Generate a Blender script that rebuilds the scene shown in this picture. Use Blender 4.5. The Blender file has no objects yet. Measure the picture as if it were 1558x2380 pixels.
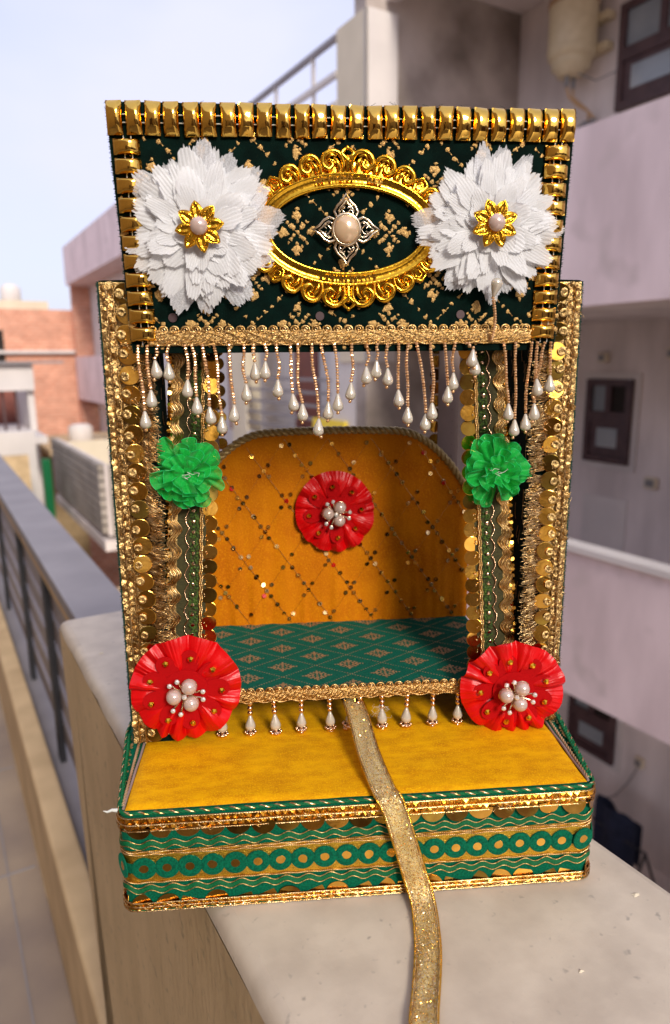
import bpy, bmesh, math, random
from mathutils import Vector, Matrix, noise
random.seed(7)
PI=math.pi; rad=math.radians
scene=bpy.context.scene
COL=scene.collection
# ---------------------------------------------------------------- camera
cam_d=bpy.data.cameras.new('camera'); cam=bpy.data.objects.new('camera',cam_d); COL.objects.link(cam)
cam_d.sensor_fit='VERTICAL'; cam_d.sensor_height=24.0; cam_d.sensor_width=24.0; cam_d.lens=1620/2380*24
cam_d.clip_start=.01; cam_d.clip_end=500
cam.matrix_world=Matrix.Translation((0,0,.311))@Matrix.Rotation(rad(90-12.2),4,'X')@Matrix.Rotation(rad(-.6),4,'Z')
cam_d.dof.use_dof=True; cam_d.dof.focus_distance=.425; cam_d.dof.aperture_fstop=4.8
scene.camera=cam
# ---------------------------------------------------------------- world + sun
SUNV=Vector((.40,-.90,.56)).normalized()
w=bpy.data.worlds.new('World'); scene.world=w; w.use_nodes=True
nt=w.node_tree; N=nt.nodes; L=nt.links; N.clear()
wo=N.new('ShaderNodeOutputWorld'); bg=N.new('ShaderNodeBackground'); sky=N.new('ShaderNodeTexSky')
sky.sky_type='NISHITA'; sky.sun_disc=False; sky.sun_elevation=math.asin(SUNV.z); sky.sun_rotation=math.atan2(SUNV.x,SUNV.y)
sky.air_density=1.2; sky.dust_density=2.5; sky.ozone_density=1.5
tc=N.new('ShaderNodeTexCoord'); mp=N.new('ShaderNodeMapping'); mp.inputs['Scale'].default_value=(1,1,2.2)
no=N.new('ShaderNodeTexNoise'); no.inputs['Scale'].default_value=1.7; no.inputs['Detail'].default_value=4; no.inputs['Roughness'].default_value=.5
rp=N.new('ShaderNodeValToRGB'); rp.color_ramp.elements[0].position=.36; rp.color_ramp.elements[1].position=.68
mx=N.new('ShaderNodeMixRGB'); mx.inputs['Color2'].default_value=(5.0,5.1,6.7,1)
m2=N.new('ShaderNodeMath'); m2.operation='MULTIPLY_ADD'; m2.inputs[1].default_value=.40; m2.inputs[2].default_value=.58
L.new(tc.outputs['Generated'],mp.inputs['Vector']); L.new(mp.outputs['Vector'],no.inputs['Vector']); L.new(no.outputs['Fac'],rp.inputs['Fac'])
L.new(rp.outputs['Color'],m2.inputs[0]); L.new(m2.outputs[0],mx.inputs['Fac']); L.new(sky.outputs['Color'],mx.inputs['Color1'])
L.new(mx.outputs['Color'],bg.inputs['Color']); bg.inputs['Strength'].default_value=.125; L.new(bg.outputs[0],wo.inputs['Surface'])
sd=bpy.data.lights.new('sun','SUN'); sd.energy=2.3; sd.angle=rad(15); sd.color=(1,.93,.82)
so=bpy.data.objects.new('sun',sd); COL.objects.link(so); so.rotation_euler=SUNV.to_track_quat('Z','Y').to_euler(); so.location=(2,-2,6)
scene.view_settings.view_transform='Standard'; scene.view_settings.look='None'; scene.view_settings.gamma=1; scene.view_settings.exposure=0.48
# ---------------------------------------------------------------- materials
def mat(name,col,rough=.6,metal=0,col2=None,nscale=60,bump=0,bscale=None,sheen=0,spec=.5,trans=0,alpha=1,stretch=None,ramp=(.35,.65),coat=0,detail=4,bdist=.0004,ior=None,speck=None,aniso=0,wave=None,sheentint=None,bdetail=3):
    m=bpy.data.materials.new(name); m.use_nodes=True; t=m.node_tree; n=t.nodes; l=t.links
    b=n['Principled BSDF']; b.inputs['Base Color'].default_value=(*col,1); b.inputs['Roughness'].default_value=rough; b.inputs['Metallic'].default_value=metal
    b.inputs['Specular IOR Level'].default_value=spec; b.inputs['Sheen Weight'].default_value=sheen; b.inputs['Coat Weight'].default_value=coat
    if sheentint: b.inputs['Sheen Tint'].default_value=(*sheentint,1); b.inputs['Sheen Roughness'].default_value=.35
    if trans: b.inputs['Transmission Weight'].default_value=trans
    if ior: b.inputs['IOR'].default_value=ior
    if aniso: b.inputs['Anisotropic'].default_value=aniso
    b.inputs['Alpha'].default_value=alpha
    tc=n.new('ShaderNodeTexCoord'); src=tc.outputs['Object']
    if stretch:
        mp=n.new('ShaderNodeMapping'); mp.inputs['Scale'].default_value=stretch; l.new(src,mp.inputs['Vector']); src=mp.outputs['Vector']
    if col2:
        no=n.new('ShaderNodeTexNoise'); no.inputs['Scale'].default_value=nscale; no.inputs['Detail'].default_value=detail; l.new(src,no.inputs['Vector'])
        r=n.new('ShaderNodeValToRGB'); r.color_ramp.elements[0].color=(*col,1); r.color_ramp.elements[1].color=(*col2,1)
        r.color_ramp.elements[0].position=ramp[0]; r.color_ramp.elements[1].position=ramp[1]
        l.new(no.outputs['Fac'],r.inputs['Fac']); out=r.outputs['Color']
        if speck:
            v=n.new('ShaderNodeTexNoise'); v.inputs['Scale'].default_value=speck[0]; v.inputs['Detail'].default_value=2; l.new(tc.outputs['Object'],v.inputs['Vector'])
            r2=n.new('ShaderNodeValToRGB'); r2.color_ramp.elements[0].position=speck[2]; r2.color_ramp.elements[1].position=speck[3]
            mm=n.new('ShaderNodeMixRGB'); mm.inputs['Color2'].default_value=(*speck[1],1)
            l.new(v.outputs['Fac'],r2.inputs['Fac']); l.new(r2.outputs['Color'],mm.inputs['Fac']); l.new(out,mm.inputs['Color1']); out=mm.outputs['Color']
        l.new(out,b.inputs['Base Color'])
    if bump:
        bp=n.new('ShaderNodeBump'); bp.inputs['Strength'].default_value=bump; bp.inputs['Distance'].default_value=bdist
        if wave:
            nb=n.new('ShaderNodeTexWave'); nb.wave_type='BANDS'; nb.bands_direction=wave; nb.inputs['Scale'].default_value=bscale; nb.inputs['Distortion'].default_value=1.5; nb.inputs['Detail'].default_value=1
        else:
            nb=n.new('ShaderNodeTexNoise'); nb.inputs['Scale'].default_value=bscale or nscale; nb.inputs['Detail'].default_value=bdetail
        l.new(tc.outputs['Object'] if wave or not stretch else src,nb.inputs['Vector']); l.new(nb.outputs['Fac'],bp.inputs['Height']); l.new(bp.outputs['Normal'],b.inputs['Normal'])
    return m
M={}
M['gold']=mat('polished gold',(.86,.52,.10),.06,1,bump=.3,bscale=220,bdist=.0006)
M['goldc']=mat('cast gold',(.86,.47,.035),.14,1,bump=.5,bscale=420,bdist=.0003)
M['disc']=mat('gold foil sequin',(.90,.50,.10),.18,1,col2=(.72,.37,.05),nscale=90,bump=.35,bscale=180)
M['discb']=mat('aged foil sequin',(.40,.27,.05),.2,1,col2=(.22,.10,.02),nscale=70)
M['thread']=mat('gold thread',(.86,.58,.25),.3,1,col2=(.42,.22,.05),nscale=900,bump=.8,bscale=2200,bdist=.0003)
M['lace']=mat('gold lace',(.80,.54,.22),.3,1,col2=(.12,.06,.015),nscale=700,bump=1,bscale=1400,bdist=.0006,ramp=(.42,.7))
M['hair']=mat('gold tinsel',(.95,.70,.36),.25,1,col2=(.5,.28,.08),nscale=300)
M['foil']=mat('orange gold foil',(.85,.42,.05),.15,1,col2=(.6,.25,.02),nscale=400,bump=.4,bscale=800)
M['mesh']=mat('woven gold mesh',(.95,.60,.08),.3,1,col2=(.50,.27,.02),nscale=1500,bump=1,bscale=1800,bdist=.0005)
M['brocade']=mat('brocade gold thread',(.62,.39,.14),.45,.75,col2=(.28,.16,.05),nscale=1400,bump=.8,bscale=2500)
M['brocade_dull']=mat('dull brocade thread',(.50,.31,.15),.5,.4,col2=(.24,.14,.06),nscale=1800,bump=.8,bscale=2500)
M['dkgreen']=mat('dark green velvet',(.0005,.0050,.0035),.9,0,col2=(.0010,.0100,.0072),nscale=120,bump=.6,bscale=1500,sheen=.05,sheentint=(.05,.35,.25),spec=.08)
M['green']=mat('green velvet',(.0006,.135,.066),.85,0,col2=(.0004,.070,.036),nscale=900,bump=1,bscale=1300,sheen=.2,sheentint=(.03,.7,.4),spec=.12)
M['seatgreen']=mat('teal brocade',(.0006,.095,.058),.8,0,col2=(.0005,.045,.030),nscale=500,bump=1,bscale=1100,sheen=.2,sheentint=(.03,.6,.4),spec=.12,stretch=(1,2.5,1))
M['cord']=mat('green satin cord',(.0008,.15,.045),.5,0,spec=.25,col2=(.0005,.08,.025),nscale=1200,bump=.6,bscale=2500)
M['fuzz']=mat('green velvet pile',(.001,.03,.018),.9)
M['olive']=mat('olive ribbon',(.030,.027,.006),.7,.2,col2=(.07,.06,.014),nscale=500,bump=.8,bscale=1200,stretch=(1,1,4))
M['olivefuzz']=mat('olive chenille',(.07,.14,.008),.7,0,col2=(.015,.03,.003),nscale=900,bump=1,bscale=1100,bdist=.0012,ramp=(.42,.58))
M['yellow']=mat('yellow velvet',(.80,.385,.0005),.7,0,col2=(.56,.215,.0003),nscale=85,bump=.8,bscale=700,sheen=.25,sheentint=(1,.75,.05),spec=.12,stretch=(1,2.2,1),ramp=(.30,.68),speck=(1100,(.84,.46,.001),.48,.75),detail=10)
M['orange']=mat('orange velvet',(.62,.19,.0005),.7,0,col2=(.50,.13,.0004),nscale=30,bump=.8,bscale=700,sheen=.2,sheentint=(1,.5,.03),spec=.12,detail=8,speck=(900,(.70,.25,.001),.48,.75))
M['rope']=mat('antique gold rope',(.50,.36,.15),.42,.45,col2=(.30,.19,.06),nscale=500,bump=.9,bscale=900)
M['taupe']=mat('taupe backing card',(.30,.22,.20),.7,col2=(.26,.19,.17),nscale=40)
M['red']=mat('red satin',(.66,.0003,.002),.36,0,col2=(.52,.0003,.0015),nscale=60,spec=.4,bump=.25,bscale=700,bdist=.0006)
M['felt']=mat('red ribbed cloth',(.46,.0004,.002),.8,spec=.15,bump=.5,bscale=900,wave='DIAGONAL')
def shader_pearl(name,col,r=.16):
    m=mat(name,col,r,0,spec=.6,coat=.7,bump=.15,bscale=500); b=m.node_tree.nodes['Principled BSDF']
    b.inputs['Metallic'].default_value=.25; b.inputs['Subsurface Weight'].default_value=.1; b.inputs['Subsurface Scale'].default_value=.002; b.inputs['Coat Roughness'].default_value=.12
    return m
M['pearl']=shader_pearl('pearl',(.60,.54,.44)); M['pearlpink']=shader_pearl('pink pearl',(.62,.46,.40)); M['pearlwarm']=shader_pearl('warm pearl',(.66,.46,.28))
M['seed']=mat('gold lined seed bead',(.85,.50,.24),.14,.55,coat=1,col2=(.70,.36,.14),nscale=250,spec=.8)
M['rosegold']=mat('rose gold bead',(.90,.60,.38),.09,1)
M['silver']=mat('pale gold metal',(.80,.66,.46),.16,1)
M['gem']=mat('rhinestone',(.85,.83,.80),.03,.35,ior=2.0,spec=1,coat=1)
def cloth(name,col,tr,transp,bscale,bump=.5):
    m=bpy.data.materials.new(name); m.use_nodes=True; t=m.node_tree; n=t.nodes; l=t.links; n.clear()
    o=n.new('ShaderNodeOutputMaterial'); d=n.new('ShaderNodeBsdfPrincipled'); d.inputs['Base Color'].default_value=(*col,1); d.inputs['Roughness'].default_value=.55; d.inputs['Sheen Weight'].default_value=.3
    tl=n.new('ShaderNodeBsdfTranslucent'); tl.inputs['Color'].default_value=(*col,1); tp=n.new('ShaderNodeBsdfTransparent')
    a=n.new('ShaderNodeMixShader'); a.inputs[0].default_value=tr; b=n.new('ShaderNodeMixShader')
    l.new(d.outputs[0],a.inputs[1]); l.new(tl.outputs[0],a.inputs[2]); l.new(a.outputs[0],b.inputs[1]); l.new(tp.outputs[0],b.inputs[2]); l.new(b.outputs[0],o.inputs[0])
    tc=n.new('ShaderNodeTexCoord'); wv=n.new('ShaderNodeTexNoise'); wv.inputs['Scale'].default_value=bscale; wv.inputs['Detail'].default_value=2
    bp=n.new('ShaderNodeBump'); bp.inputs['Strength'].default_value=bump; bp.inputs['Distance'].default_value=.0003
    l.new(tc.outputs['Object'],wv.inputs['Vector']); l.new(wv.outputs['Fac'],bp.inputs['Height']); l.new(bp.outputs['Normal'],d.inputs['Normal'])
    r=n.new('ShaderNodeMapRange'); r.inputs['From Min'].default_value=.35; r.inputs['From Max'].default_value=.65; r.inputs['To Min'].default_value=transp*.4; r.inputs['To Max'].default_value=transp*1.6
    l.new(wv.outputs['Fac'],r.inputs['Value']); l.new(r.outputs[0],b.inputs[0])
    return m
M['petal']=cloth('white voile',(.90,.90,.91),.42,.05,1500)
M['petal2']=cloth('sheer white voile',(.88,.88,.91),.38,.25,1500)
M['organza']=cloth('green organza',(.002,.60,.075),.42,.25,1700)
M['organza_edge']=mat('green organza hem',(.01,.55,.14),.4)
M['stem']=mat('white thread',(.6,.6,.55),.7)
def ribmat():
    m=mat('glitter ribbon',(.74,.55,.22),.36,.7,col2=(.76,.66,.42),nscale=900,bump=1,bscale=2400,bdist=.0005,speck=(2600,(.98,.80,.25),.54,.62),ramp=(.4,.6)); return m
M['ribbon']=ribmat()
# background materials
M['ledge']=mat('worn cream cement',(.60,.51,.40),.5,col2=(.49,.41,.32),nscale=30,bump=.5,bscale=70,bdist=.001,detail=9,speck=(140,(.36,.31,.25),.66,.76),bdetail=8)
M['ledgeside']=mat('streaked cream paint',(.68,.51,.29),.65,col2=(.58,.43,.235),nscale=13,stretch=(1.6,1.6,.6),bump=.6,bscale=90,bdist=.001,detail=8,speck=(90,(.44,.34,.20),.60,.74))
M['slate']=mat('grey stone coping',(.27,.245,.25),.5,col2=(.21,.19,.195),nscale=6,detail=6)
M['tan']=mat('tan plaster',(.66,.48,.27),.7,col2=(.50,.35,.19),nscale=7,detail=6)
M['railgrey']=mat('grey painted railing',(.20,.17,.17),.4,col2=(.26,.22,.22),nscale=3)
M['black']=mat('black iron',(.02,.02,.025),.5)
M['tiles']=mat('grey brown terrace tiles',(.20,.15,.12),.5,col2=(.34,.26,.18),nscale=2.5,detail=6)
M['pinkwall']=mat('pink mauve painted plaster',(.86,.69,.68),.8,col2=(.66,.52,.51),nscale=1.6,detail=9,stretch=(1.5,1.5,.5),speck=(3,(.60,.48,.46),.58,.75),bump=.2,bscale=20)
M['greywall']=mat('pale grey painted plaster',(.80,.71,.67),.8,col2=(.58,.51,.48),nscale=1.4,detail=9,stretch=(1.5,1.5,.5))
M['cement']=mat('stained cement',(.52,.44,.39),.9,col2=(.20,.16,.135),nscale=1.1,detail=8,ramp=(.38,.66),bump=.3,bscale=8)
M['cream']=mat('cream paint',(.72,.62,.46),.7,col2=(.64,.55,.40),nscale=2)
M['dimwall']=mat('weathered grey beige plaster',(.40,.35,.30),.9,col2=(.28,.24,.20),nscale=3,detail=8)
M['offwhite']=mat('off white paint',(.70,.64,.60),.75,col2=(.60,.55,.52),nscale=1.5)
M['purplewood']=mat('dark purple brown wood',(.055,.025,.028),.5,col2=(.08,.04,.04),nscale=8)
M['glass']=mat('grey window glass',(.22,.25,.27),.15,col2=(.28,.31,.33),nscale=3,spec=.8)
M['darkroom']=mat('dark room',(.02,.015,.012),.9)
M['heater']=mat('ivory enamel',(.66,.55,.36),.35,col2=(.60,.49,.31),nscale=12)
M['rust']=mat('rusty rim',(.28,.13,.05),.7,col2=(.45,.3,.16),nscale=40)
M['brass']=mat('brass pipe',(.55,.36,.20),.4,.6)
M['dull']=mat('dull metal',(.25,.24,.24),.5,.5)
M['blue']=mat('navy cloth',(.006,.010,.028),.9,col2=(.012,.018,.045),nscale=10)
M['brown']=mat('brown painted door',(.25,.07,.045),.6,col2=(.18,.05,.035),nscale=3)
M['ylw']=mat('yellow board',(.85,.62,.05),.6)
def brick(name,sc,c1,c2,mo):
    m=bpy.data.materials.new(name); m.use_nodes=True; t=m.node_tree; n=t.nodes; l=t.links; b=n['Principled BSDF']; b.inputs['Roughness'].default_value=.9
    tc=n.new('ShaderNodeTexCoord'); mp=n.new('ShaderNodeMapping'); mp.inputs['Rotation'].default_value=(rad(90),0,0); br=n.new('ShaderNodeTexBrick')
    br.inputs['Scale'].default_value=sc; br.inputs['Color1'].default_value=(*c1,1); br.inputs['Color2'].default_value=(*c2,1); br.inputs['Mortar'].default_value=(*mo,1); br.inputs['Mortar Size'].default_value=.018
    no=n.new('ShaderNodeTexNoise'); no.inputs['Scale'].default_value=2.5; no.inputs['Detail'].default_value=6; mm=n.new('ShaderNodeMixRGB'); mm.blend_type='MULTIPLY'; mm.inputs['Fac'].default_value=.6
    l.new(tc.outputs['Object'],mp.inputs['Vector']); l.new(mp.outputs['Vector'],br.inputs['Vector']); l.new(tc.outputs['Object'],no.inputs['Vector']); l.new(br.outputs['Color'],mm.inputs['Color1']); l.new(no.outputs['Fac'],mm.inputs['Color2']); l.new(mm.outputs['Color'],b.inputs['Base Color'])
    return m
M['brick']=brick('red brick',2.2,(.92,.42,.27),(.80,.33,.20),(1.0,.72,.55))
# ---------------------------------------------------------------- mesh builder
class MB:
    def __init__(s): s.v=[];s.f=[];s.m=[];s.s=[];s.mats=[]
    def mi(s,k):
        if k not in s.mats: s.mats.append(k)
        return s.mats.index(k)
    def add(s,vs,fs,k,smooth=False):
        o=len(s.v); s.v+= [tuple(v) for v in vs]; i=s.mi(k)
        for f in fs: s.f.append([o+a for a in f]); s.m.append(i); s.s.append(smooth)
    def box(s,x0,x1,y0,y1,z0,z1,k):
        v=[(x,y,z) for z in (z0,z1) for y in (y0,y1) for x in (x0,x1)]
        s.add(v,[(0,2,3,1),(4,5,7,6),(0,1,5,4),(2,6,7,3),(0,4,6,2),(1,3,7,5)],k)
    def prism(s,pts,axis,a,b,k,smooth=False):
        # pts 2D polygon; axis extrude from a to b
        def P(p,t): return {'x':(t,p[0],p[1]),'y':(p[0],t,p[1]),'z':(p[0],p[1],t)}[axis]
        n=len(pts); v=[P(p,a) for p in pts]+[P(p,b) for p in pts]
        f=[(i,(i+1)%n,n+(i+1)%n,n+i) for i in range(n)]
        s.add(v,f,k,smooth); s.add(v,[tuple(range(n))[::-1],tuple(range(n,2*n))],k)
    def grid(s,fn,nu,nv,k,smooth=True,closeu=False):
        v=[fn(i/(nu if closeu else nu-1) if not closeu else i/nu,j/(nv-1)) for j in range(nv) for i in range(nu)]
        f=[]
        for j in range(nv-1):
            for i in range(nu if closeu else nu-1):
                a=j*nu+i; b=j*nu+(i+1)%nu; f.append((a,b,b+nu,a+nu))
        s.add(v,f,k,smooth)
    def tube(s,pts,r,k,n=6,closed=False,smooth=True,cap=True):
        pts=[Vector(p) for p in pts]; m=len(pts)
        if m<2: return
        rr=r if hasattr(r,'__len__') else [r]*m
        T=[]
        for i in range(m):
            a=pts[(i-1)%m] if (closed or i>0) else pts[i]; b=pts[(i+1)%m] if (closed or i<m-1) else pts[i]
            t=(b-a); T.append(t.normalized() if t.length>1e-12 else Vector((0,0,1)))
        u=T[0].orthogonal().normalized(); vs=[]
        for i in range(m):
            u=(u-T[i]*u.dot(T[i])); u=u.normalized() if u.length>1e-9 else T[i].orthogonal().normalized()
            w_=T[i].cross(u)
            for j in range(n):
                a=2*PI*j/n; vs.append(pts[i]+(u*math.cos(a)+w_*math.sin(a))*rr[i])
        fs=[]
        for i in range(m if closed else m-1):
            for j in range(n):
                a=i*n+j; b=i*n+(j+1)%n; c=((i+1)%m)*n+(j+1)%n; d=((i+1)%m)*n+j; fs.append((a,b,c,d))
        s.add(vs,fs,k,smooth)
        if cap and not closed: s.add(vs[:n],[tuple(range(n))[::-1]],k); s.add(vs[-n:],[tuple(range(n))],k)
    def rope(s,pts,R,r,k,strands=2,pitch=.006,n=5,closed=False,ph=0,ks=None):
        pts=[Vector(p) for p in pts]; m=len(pts); d=0; D=[0]
        for i in range(1,m): d+=(pts[i]-pts[i-1]).length; D.append(d)
        u=None; fr=[]
        for i in range(m):
            a=pts[max(i-1,0)]; b=pts[min(i+1,m-1)]; t=(b-a).normalized()
            if u is None: u=t.orthogonal().normalized()
            u=(u-t*u.dot(t)).normalized(); fr.append((u.copy(),t.cross(u)))
        for q in range(strands):
            P=[]
            for i in range(m):
                a=2*PI*D[i]/pitch+2*PI*q/strands+ph; P.append(pts[i]+(fr[i][0]*math.cos(a)+fr[i][1]*math.sin(a))*R)
            s.tube(P,r,(ks[q] if ks else k),n)
    def lathe(s,prof,k,n=16,o=(0,0,0),mtx=None,smooth=True):
        # prof list of (r,h) around local Z
        vs=[];fs=[]
        o=Vector(o)
        for (r,h) in prof:
            for j in range(n):
                a=2*PI*j/n; p=Vector((r*math.cos(a),r*math.sin(a),h))
                if mtx is not None: p=mtx@p
                vs.append(p+o)
        for i in range(len(prof)-1):
            for j in range(n): fs.append((i*n+j,i*n+(j+1)%n,(i+1)*n+(j+1)%n,(i+1)*n+j))
        s.add(vs,fs,k,smooth)
        if prof[0][0]>1e-9: s.add(vs[:n],[tuple(range(n))[::-1]],k)
        if prof[-1][0]>1e-9: s.add(vs[-n:],[tuple(range(n))],k)
    def sphere(s,c,r,k,n=8,m=6,sc=(1,1,1)):
        prof=[(max(1e-9,math.sin(PI*i/m)*r),-math.cos(PI*i/m)*r) for i in range(m+1)]
        s.lathe(prof,k,n,c,Matrix.Diagonal(sc).to_3x3())
    def disc(s,c,nrm,r,k,t=.00015,n=18,up=None):
        nrm=Vector(nrm).normalized(); q=nrm.to_track_quat('Z','Y').to_matrix()
        s.lathe([(r*.98,-t),(r,0),(r*.96,t)],k,n,c,q,smooth=False)
    def build(s,name,parent=None,loc=None,rot=None,bev=0,sub=0):
        me=bpy.data.meshes.new(name); me.from_pydata(s.v,[],s.f)
        for k in s.mats: me.materials.append(M[k])
        me.polygons.foreach_set('material_index',s.m); me.polygons.foreach_set('use_smooth',s.s); me.update()
        o=bpy.data.objects.new(name,me); COL.objects.link(o)
        if parent: o.parent=parent
        if loc is not None: o.location=loc
        if rot is not None: o.rotation_euler=rot
        if bev:
            b=o.modifiers.new('bevel','BEVEL'); b.width=bev; b.segments=3; b.limit_method='ANGLE'
        return o
def empty(name,loc,rz,label,cat,group=None):
    o=bpy.data.objects.new(name,None); o.empty_display_size=.02; COL.objects.link(o); o.location=loc; o.rotation_euler=(0,0,rz); o['label']=label; o['category']=cat
    if group: o['group']=group
    return o
def tag(o,label,cat,group=None):
    o['label']=label; o['category']=cat
    if group: o['group']=group
    return o
def struct(o): o['kind']='structure'; return o
def lerp(a,b,t): return a+(b-a)*t
R_=random.uniform
# ================================================================ SETTING (street frame: v right of ledge axis, u along it, z up, turned 30 deg)
A30=rad(30); CA,SA=math.cos(A30),math.sin(A30)
def W(v,u,z=0): return (v*CA-u*SA, v*SA+u*CA, z)
def sb(name,parts,base,label=None,cat=None,group=None,bev=0,kind=None,parent=None):
    """one mesh of boxes given in street coordinates (v0,v1,u0,u1,z0,z1,mat); origin at base (v,u,z)"""
    mb=MB()
    for p in parts: mb.box(p[0]-base[0],p[1]-base[0],p[2]-base[1],p[3]-base[1],p[4]-base[2],p[5]-base[2],p[6])
    if parent:
        o=mb.build(name,parent,(base[0]-parent['_b'][0],base[1]-parent['_b'][1],base[2]-parent['_b'][2]),bev=bev)
    else: o=mb.build(name,None,W(*base),(0,0,A30),bev=bev)
    if label: tag(o,label,cat,group)
    if kind: o['kind']=kind
    return o
def se(name,base,label,cat,group=None):
    o=empty(name,W(*base),A30,label,cat,group); o['_b']=list(base); return o
# ground far below, terrace floor
g=MB(); g.box(-150,150,-150,250,-.2,0,'tiles'); g=g.build('ground',loc=(0,0,-7.2)); struct(g)
sb('terrace_floor',[(-6,.131,-3,30,-1.25,-1.14,'tiles')],(0,0,-1.25),kind='structure')
j=MB()
for u in (.2,.8,1.4,2.0,2.6,3.2,4): j.box(-2,.120,u,u+.006,-.001,.0028,'slate')
j.box(.046,.050,-2,9,-.001,.003,'slate'); j.build('floor_joints',None,W(0,0,-1.139),(0,0,A30))['kind']='structure'
# ledge block (rounded worn front edge), slightly battered end
led=empty('ledge_pillar',W(.23,.3,-1.3),A30,'broad cream cement parapet block the decorated stand rests on, streaked worn side','ledge')
lb=(.23,.3,-1.3)
def rrect(v0,v1,u0,u1,r,n=6):
    out=[]
    for cx,cy,a0 in ((v1-r,u1-r,0),(v0+r,u1-r,90),(v0+r,u0+r,180),(v1-r,u0+r,270)):
        for i in range(n+1): a=rad(a0+90*i/n); out.append((cx+r*math.cos(a),cy+r*math.sin(a)))
    return out
def dense(poly,step=.02):
    out=[]
    for i in range(len(poly)):
        a=Vector(poly[i]); b=Vector(poly[(i+1)%len(poly)]); n=max(1,int((b-a).length/step))
        for q in range(n): out.append(a.lerp(b,q/n))
    return out
pl=dense(rrect(.110,.355,-.9,.884,.006)); cen=Vector((.2325,.0))
mb=MB(); rows=[]
prof=[(0,-.0),(.010,-.0),(.0065,-.0008),(.0035,-.0028),(.0012,-.006),(0,-.0105),(0,-.03)]
def ring(off,z):
    o=[]
    for p in pl:
        d=Vector((max(-1,min(1,(p.x-.2325)/.1225)),max(-1,min(1,(p.y+.008)/.892))))
        nx=-d.x if abs(d.x)>.93 else 0; ny=-d.y if abs(d.y)>.985 else 0
        wz=noise.noise(Vector((p.x*18,p.y*18,z*30)))*.0016*(1 if off>0 or z<-.004 else 1)
        o.append((p.x+nx*(off+wz)-lb[0],p.y+ny*(off+wz)-lb[1],z-lb[2]+ (noise.noise(Vector((p.x*9,p.y*9,0)))*.0006 if z>-.0005 else 0)))
    return o
rs=[ring(o,z) for o,z in [(.010,0),(.0065,-.0009),(.0035,-.003),(.0012,-.006),(0,-.0105)]]
nn=len(pl); vs=[p for r in rs for p in r]; fs=[(i*nn+q,(i+1)*nn+q,(i+1)*nn+(q+1)%nn,i*nn+(q+1)%nn) for i in range(len(rs)-1) for q in range(nn)]
mb.add(vs,fs,'ledge',True); mb.add(rs[0],[tuple(range(nn))],'ledge')
mb.build('ledge_top',led)
mb=MB(); zs_=[-.0105,-.05,-.2,-.45,-.8,-1.14]
def ring2(z):
    return [(p.x-lb[0],(p.y- (max(0,-z-.03)*.17 if p.y>.8 else 0))-lb[1],z-lb[2]) for p in pl]
rs=[ring2(z) for z in zs_]; vs=[p for r in rs for p in r]; fs=[(i*nn+q,(i+1)*nn+q,(i+1)*nn+(q+1)%nn,i*nn+(q+1)%nn) for i in range(len(rs)-1) for q in range(nn)]
mb.add(vs,fs,'ledgeside',True); mb.build('wall',led)
# paint flakes on the ledge top
mb=MB()
for (v,u,r) in [(.30,.16,.004),(.315,.15,.003),(.33,.22,.003),(.345,.165,.0035),(.325,.10,.0025),(.235,.10,.0045),(.165,.56,.004),(.26,.2,.002),(.2,.15,.0018),(.135,.75,.003),(.337,.172,.003)]:
    n=9; c=Vector((v-lb[0],u-lb[1],1.3+.0010)); vs=[c]+[c+Vector((math.cos(2*PI*i/n)*r*R_(.5,1.3),math.sin(2*PI*i/n)*r*R_(.4,.9),-.0009)) for i in range(n)]
    mb.add(vs,[(0,1+i,1+(i+1)%n) for i in range(n)],'cream')
mb.build('paint_flakes',led)
# low wall with slate coping beyond the block, railing below it
lw=se('coping_wall',(.268,2,-1.14),'long grey stone coping running away behind the cream block','coping')
sb('coping',[(.209,.328,.9,22,-.19-.03,-.19,'slate')],(.268,2,-.22),parent=lw,bev=.003)
sb('beam',[(.222,.315,.9,22,-.27,-.2205,'tan')],(.268,2,-.27),parent=lw)
rl=se('balcony_railing',(.25,2,-1.0),'grey metal bar railing under the stone coping, black posts','railing')
for h in (.66,.755,.86,.97,1.08): sb('rail',[(.243,.262,.9,22,.311-h-.033,.311-h+.035,'railgrey')],(.25,2,.311-h),parent=rl,bev=.004)
for u in (1.55,2.05,2.7,3.6,5,7): sb('post',[(.225,.242,u,u+.05,-1.0,-.272,'black')],(.23,u,-1.0),parent=rl)
sb('railing_curb',[(.132,.193,.2,22,-1.139,-.79,'tan')],(.16,2,-1.139),'tan plaster kerb below the balcony railing on the terrace','kerb',bev=.01)
sb('drain_slab',[(.1935,.34,.9,22,-1.139,-.86,'slate')],(.26,2,-1.139),'dark grey stone slab strip between kerb and railing','slab')
# ---- right apartment building
ap=se('apartment_building',(4.35,3,-7.2),'pale mauve apartment block on the right with solid balcony parapets','building')
VR=6.5
sb('wall',[(VR,VR+.3,-4,6.8,-7.2,5.2,'greywall')],(VR,3,-7.2),parent=ap)
sb('end_wall',[(4.352,VR,6.8,7.02,-7.2,5.2,'cement')],(5.4,6.9,-7.2),parent=ap)
sb('corner_column',[(4.33,4.349,6.75,7.36,.3,3.84,'cream'),(4.33,4.72,6.75,6.798,.3,3.84,'offwhite')],(4.35,7,.3),parent=ap)
sb('balcony_parapet',[(4.25,4.349,-4,6.74,.688,1.92,'pinkwall'),(4.349,VR-.003,-4,6.79,.70,.82,'greywall')],(4.3,3,.688),parent=ap)
sb('balcony_parapet',[(4.25,4.349,-4,6.74,-2.356,-1.16,'pinkwall'),(4.22,4.38,-4,6.74,-1.159,-1.11,'offwhite'),(4.349,VR-.003,-4,6.79,-2.34,-2.22,'greywall')],(4.3,3,-2.356),parent=ap)
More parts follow.
